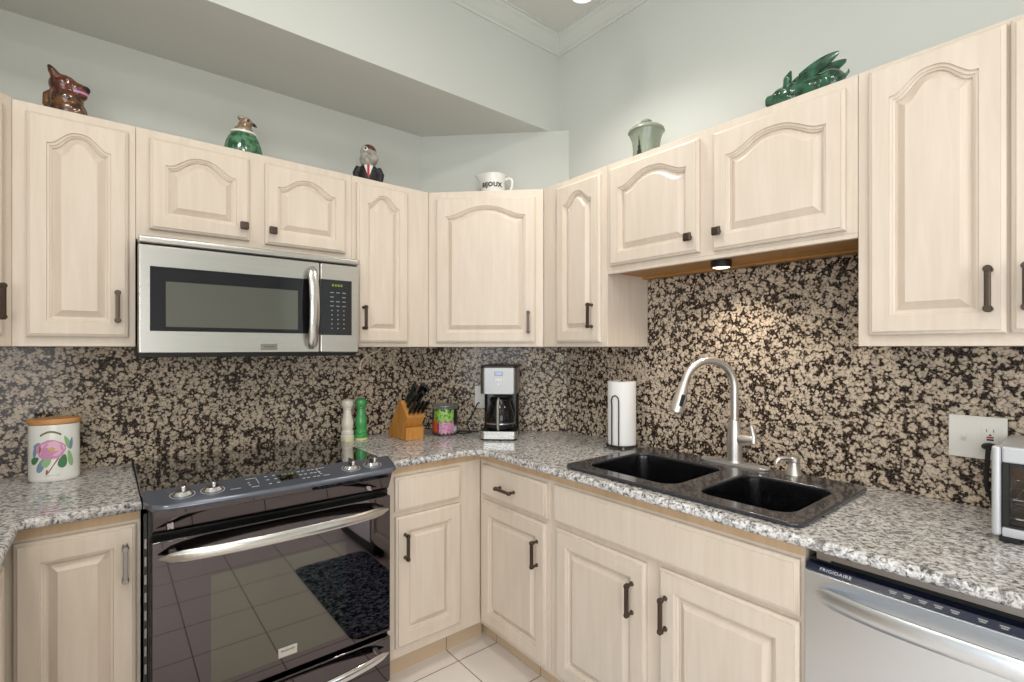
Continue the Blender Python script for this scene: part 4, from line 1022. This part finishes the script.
# white jug with lettering
t = thing('jug', 'white ceramic jug lettered in black on the diagonal corner cabinet', 'jug', (-0.352, -0.366, ZT+0.0005), -PI/4)
jr = [(0.050, 0.0), (0.056, 0.004), (0.060, 0.03), (0.059, 0.06), (0.056, 0.09), (0.060, 0.115), (0.066, 0.130), (0.063, 0.130), (0.057, 0.115), (0.053, 0.09), (0.055, 0.03), (0.0, 0.008)]
lp = []
jr = [(r*1.08, z*1.07) for r, z in jr]
for r, z in jr:
    row = []
    for i in range(48):
        a = 2*PI*i/48; k = max(0, math.cos(a-PI))**6*max(0, (z-0.085)/0.055)
        row.append((r*math.cos(a)-0.030*k, r*math.sin(a), z+0.008*k))
    lp.append(row)
MB().loops(lp, cap1=False).build('jug_body', M['ceramic'], t)
MB().tube([(0.062, 0, 0.120), (0.082, 0, 0.127), (0.096, 0, 0.122), (0.102, 0, 0.106), (0.099, 0, 0.08), (0.088, 0, 0.055), (0.062, 0, 0.036)], 1.0, sec=[(0.007*math.cos(2*PI*k/10), 0.0055*math.sin(2*PI*k/10)) for k in range(10)], up=(0, 1, 0)).build('jug_handle', M['ceramic'], t)
def curved_text(s, z, size, R, m, parent, x0=0.0):
    cu = bpy.data.curves.new('lettering', 'FONT'); cu.body = s; cu.size = size; cu.align_x = 'CENTER'; cu.align_y = 'CENTER'; cu.resolution_u = 2; cu.offset = size*0.035; cu.space_character = 1.08
    o = bpy.data.objects.new('lettering', cu); COL.objects.link(o); me = evaluated(o); bpy.data.objects.remove(o); bpy.data.curves.remove(cu)
    for v in me.vertices:
        a = -PI/2 + (v.co.x+x0)/R; v.co = Vector((R*math.cos(a), R*math.sin(a), z+v.co.y))
    me.materials.clear(); me.name = 'lettering'
    return link_mesh('lettering', me, m, parent)
curved_text('BIJOUX', 0.078, 0.033, 0.0655, M['ink'], t)
# celadon lidded jar
t = thing('lidded_jar', 'grey-green lidded ceramic jar on the short cabinet above the sink', 'jar', (-0.185, -1.208, ZT+0.0005))
jb = MB(); jb.lathe([(0.0, 0.0), (0.052, 0.0), (0.056, 0.006), (0.055, 0.06), (0.058, 0.095), (0.068, 0.125), (0.070, 0.131), (0.0, 0.131)], 48)
jb.mi = 1
fa = math.atan2(-1.24, -1.74)-0.5
for k, (wd, z0, z1) in enumerate(((0.16, 0.03, 0.045), (0.10, 0.045, 0.065), (0.05, 0.065, 0.085), (0.02, 0.085, 0.108))):
    wrap_patch(jb, fa-wd, fa+wd, z0, z1, 0.0592+(0.002 if z1 > 0.1 else 0), 1, 0, 6)
jb.build('jar_body', [M['celadon'], M['ink']], t)
MB().lathe([(0.072, 0.1313), (0.075, 0.135), (0.073, 0.143), (0.060, 0.153), (0.035, 0.160), (0.016, 0.163), (0.013, 0.168), (0.022, 0.174), (0.023, 0.180), (0.014, 0.187), (0, 0.188)], 48, cap0=True).build('lid', M['celadon'], t)
# winged pig
t = thing('winged_pig_figurine', 'dark green glazed pig with raised wings on the sink cabinet', 'figurine', (-0.205, -1.832, ZT+0.0005), -PI/2); t.scale = (0.90, 0.90, 0.90)
# local x runs to the right along the wall; head at -x, front toward -y
mb = MB()
mb.ell((0.02, 0, 0.055), (0.085, 0.046, 0.046)); mb.ell((0.070, 0, 0.055), (0.045, 0.044, 0.046)); mb.ell((-0.045, 0, 0.060), (0.045, 0.040, 0.042))
mb.ell((-0.085, -0.004, 0.066), (0.038, 0.033, 0.034)); mb.tube([(-0.100, -0.005, 0.064), (-0.125, -0.007, 0.066), (-0.138, -0.008, 0.068)], [0.024, 0.020, 0.019], 14)
for s in (-1, 1):
    mb.tube([(-0.062, s*0.020-0.004, 0.085), (-0.054, s*0.028-0.004, 0.112), (-0.042, s*0.030-0.004, 0.136)], [0.013, 0.015, 0.003], 10)
    for x in (-0.045, 0.075): mb.tube([(x, s*0.026, 0.045), (x-0.004, s*0.027, 0.0)], [0.017, 0.013], 10)
mb.tube([(0.112, 0, 0.06), (0.125, 0, 0.072), (0.122, 0.006, 0.084)], [0.006, 0.005, 0.003], 8)
def f(c): return 1 if c.x < -0.128 and abs(abs(c.y+0.008)-0.007) < 0.004 and abs(c.z-0.068) < 0.005 else 0
organic('pig_body', mb, 0.0034, [M['pigglaze'], M['ink']], f, t, 4)
for s in (-1, 1):
    mb = MB(); lp = []
    for i in range(15):
        k = i/14
        x = -0.022 + 0.128*k; zc = 0.100 + 0.030*k; hw_ = 0.026*math.sin(PI*min(1, 0.16+k*0.82))**0.7 + 0.002; y = s*(0.024+0.012*k)
        th = 0.006*(1-0.6*k)
        lp.append([(x-0.25*hw_, y-th, zc-hw_), (x, y-th*1.3, zc-hw_*0.2), (x+0.2*hw_, y-th, zc+hw_*0.8), (x+0.2*hw_, y+th, zc+hw_*0.8), (x, y+th*1.3, zc-hw_*0.2), (x-0.25*hw_, y+th, zc-hw_)])
    mb.loops(lp).build('wing', M['pigglaze'], t, smooth=60)

# ------------------------------------------------------------------ ceiling spot lamp, rug
def cam_point(px, py, d):
    yaw = math.radians(50.727)
    return CAM + d*Vector((math.cos(yaw), math.sin(yaw), 0)) + Vector((math.sin(yaw), -math.cos(yaw), 0))*d*(px-512)/493.15 - Vector((0, 0, 1))*d*(py-347.7)/493.15
LX, LY, LZ = -0.513, -1.153, 2.727
t = thing('hanging_spot_lamp', 'white ceiling spot lamp with a glowing lens at the top edge', 'lamp', (LX, LY, LZ))
MB().lathe([(0.043, 0.012), (0.046, 0.0), (0.048, 0.004), (0.050, 0.10), (0.042, 0.125), (0.012, 0.135), (0, 0.136)], 32, cap0=False).build('lamp_shade', M['white'], t)
MB().lathe([(0.0, 0.011), (0.0425, 0.011), (0.0425, 0.016), (0, 0.016)], 32).build('lens', M['lens'], t)
mb = MB(); mb.lathe([(0.006, 0.1365), (0.006, CZ-LZ-0.021)], 12); mb.lathe([(0.0, CZ-LZ-0.0205), (0.055, CZ-LZ-0.0205), (0.06, CZ-LZ-0.014), (0.06, CZ-LZ-0.0005), (0, CZ-LZ-0.0005)], 28)
mb.build('stem', M['white'], t)
lamp('spot_bulb', 'SPOT', (LX, LY, LZ-0.004), 42, NEUT, 0.04, (0, 0, 0), spot=math.radians(150), blend=0.8)
rg = MB(); rg.prism(round_rect(-1.05, -0.60, -2.15, -1.19, 0.05), 0.0008, 0.008, 0.002, 1)
tag(rg.build('rug', M['rug']), 'dark patterned mat on the floor tiles in front of the sink cabinet', 'rug')
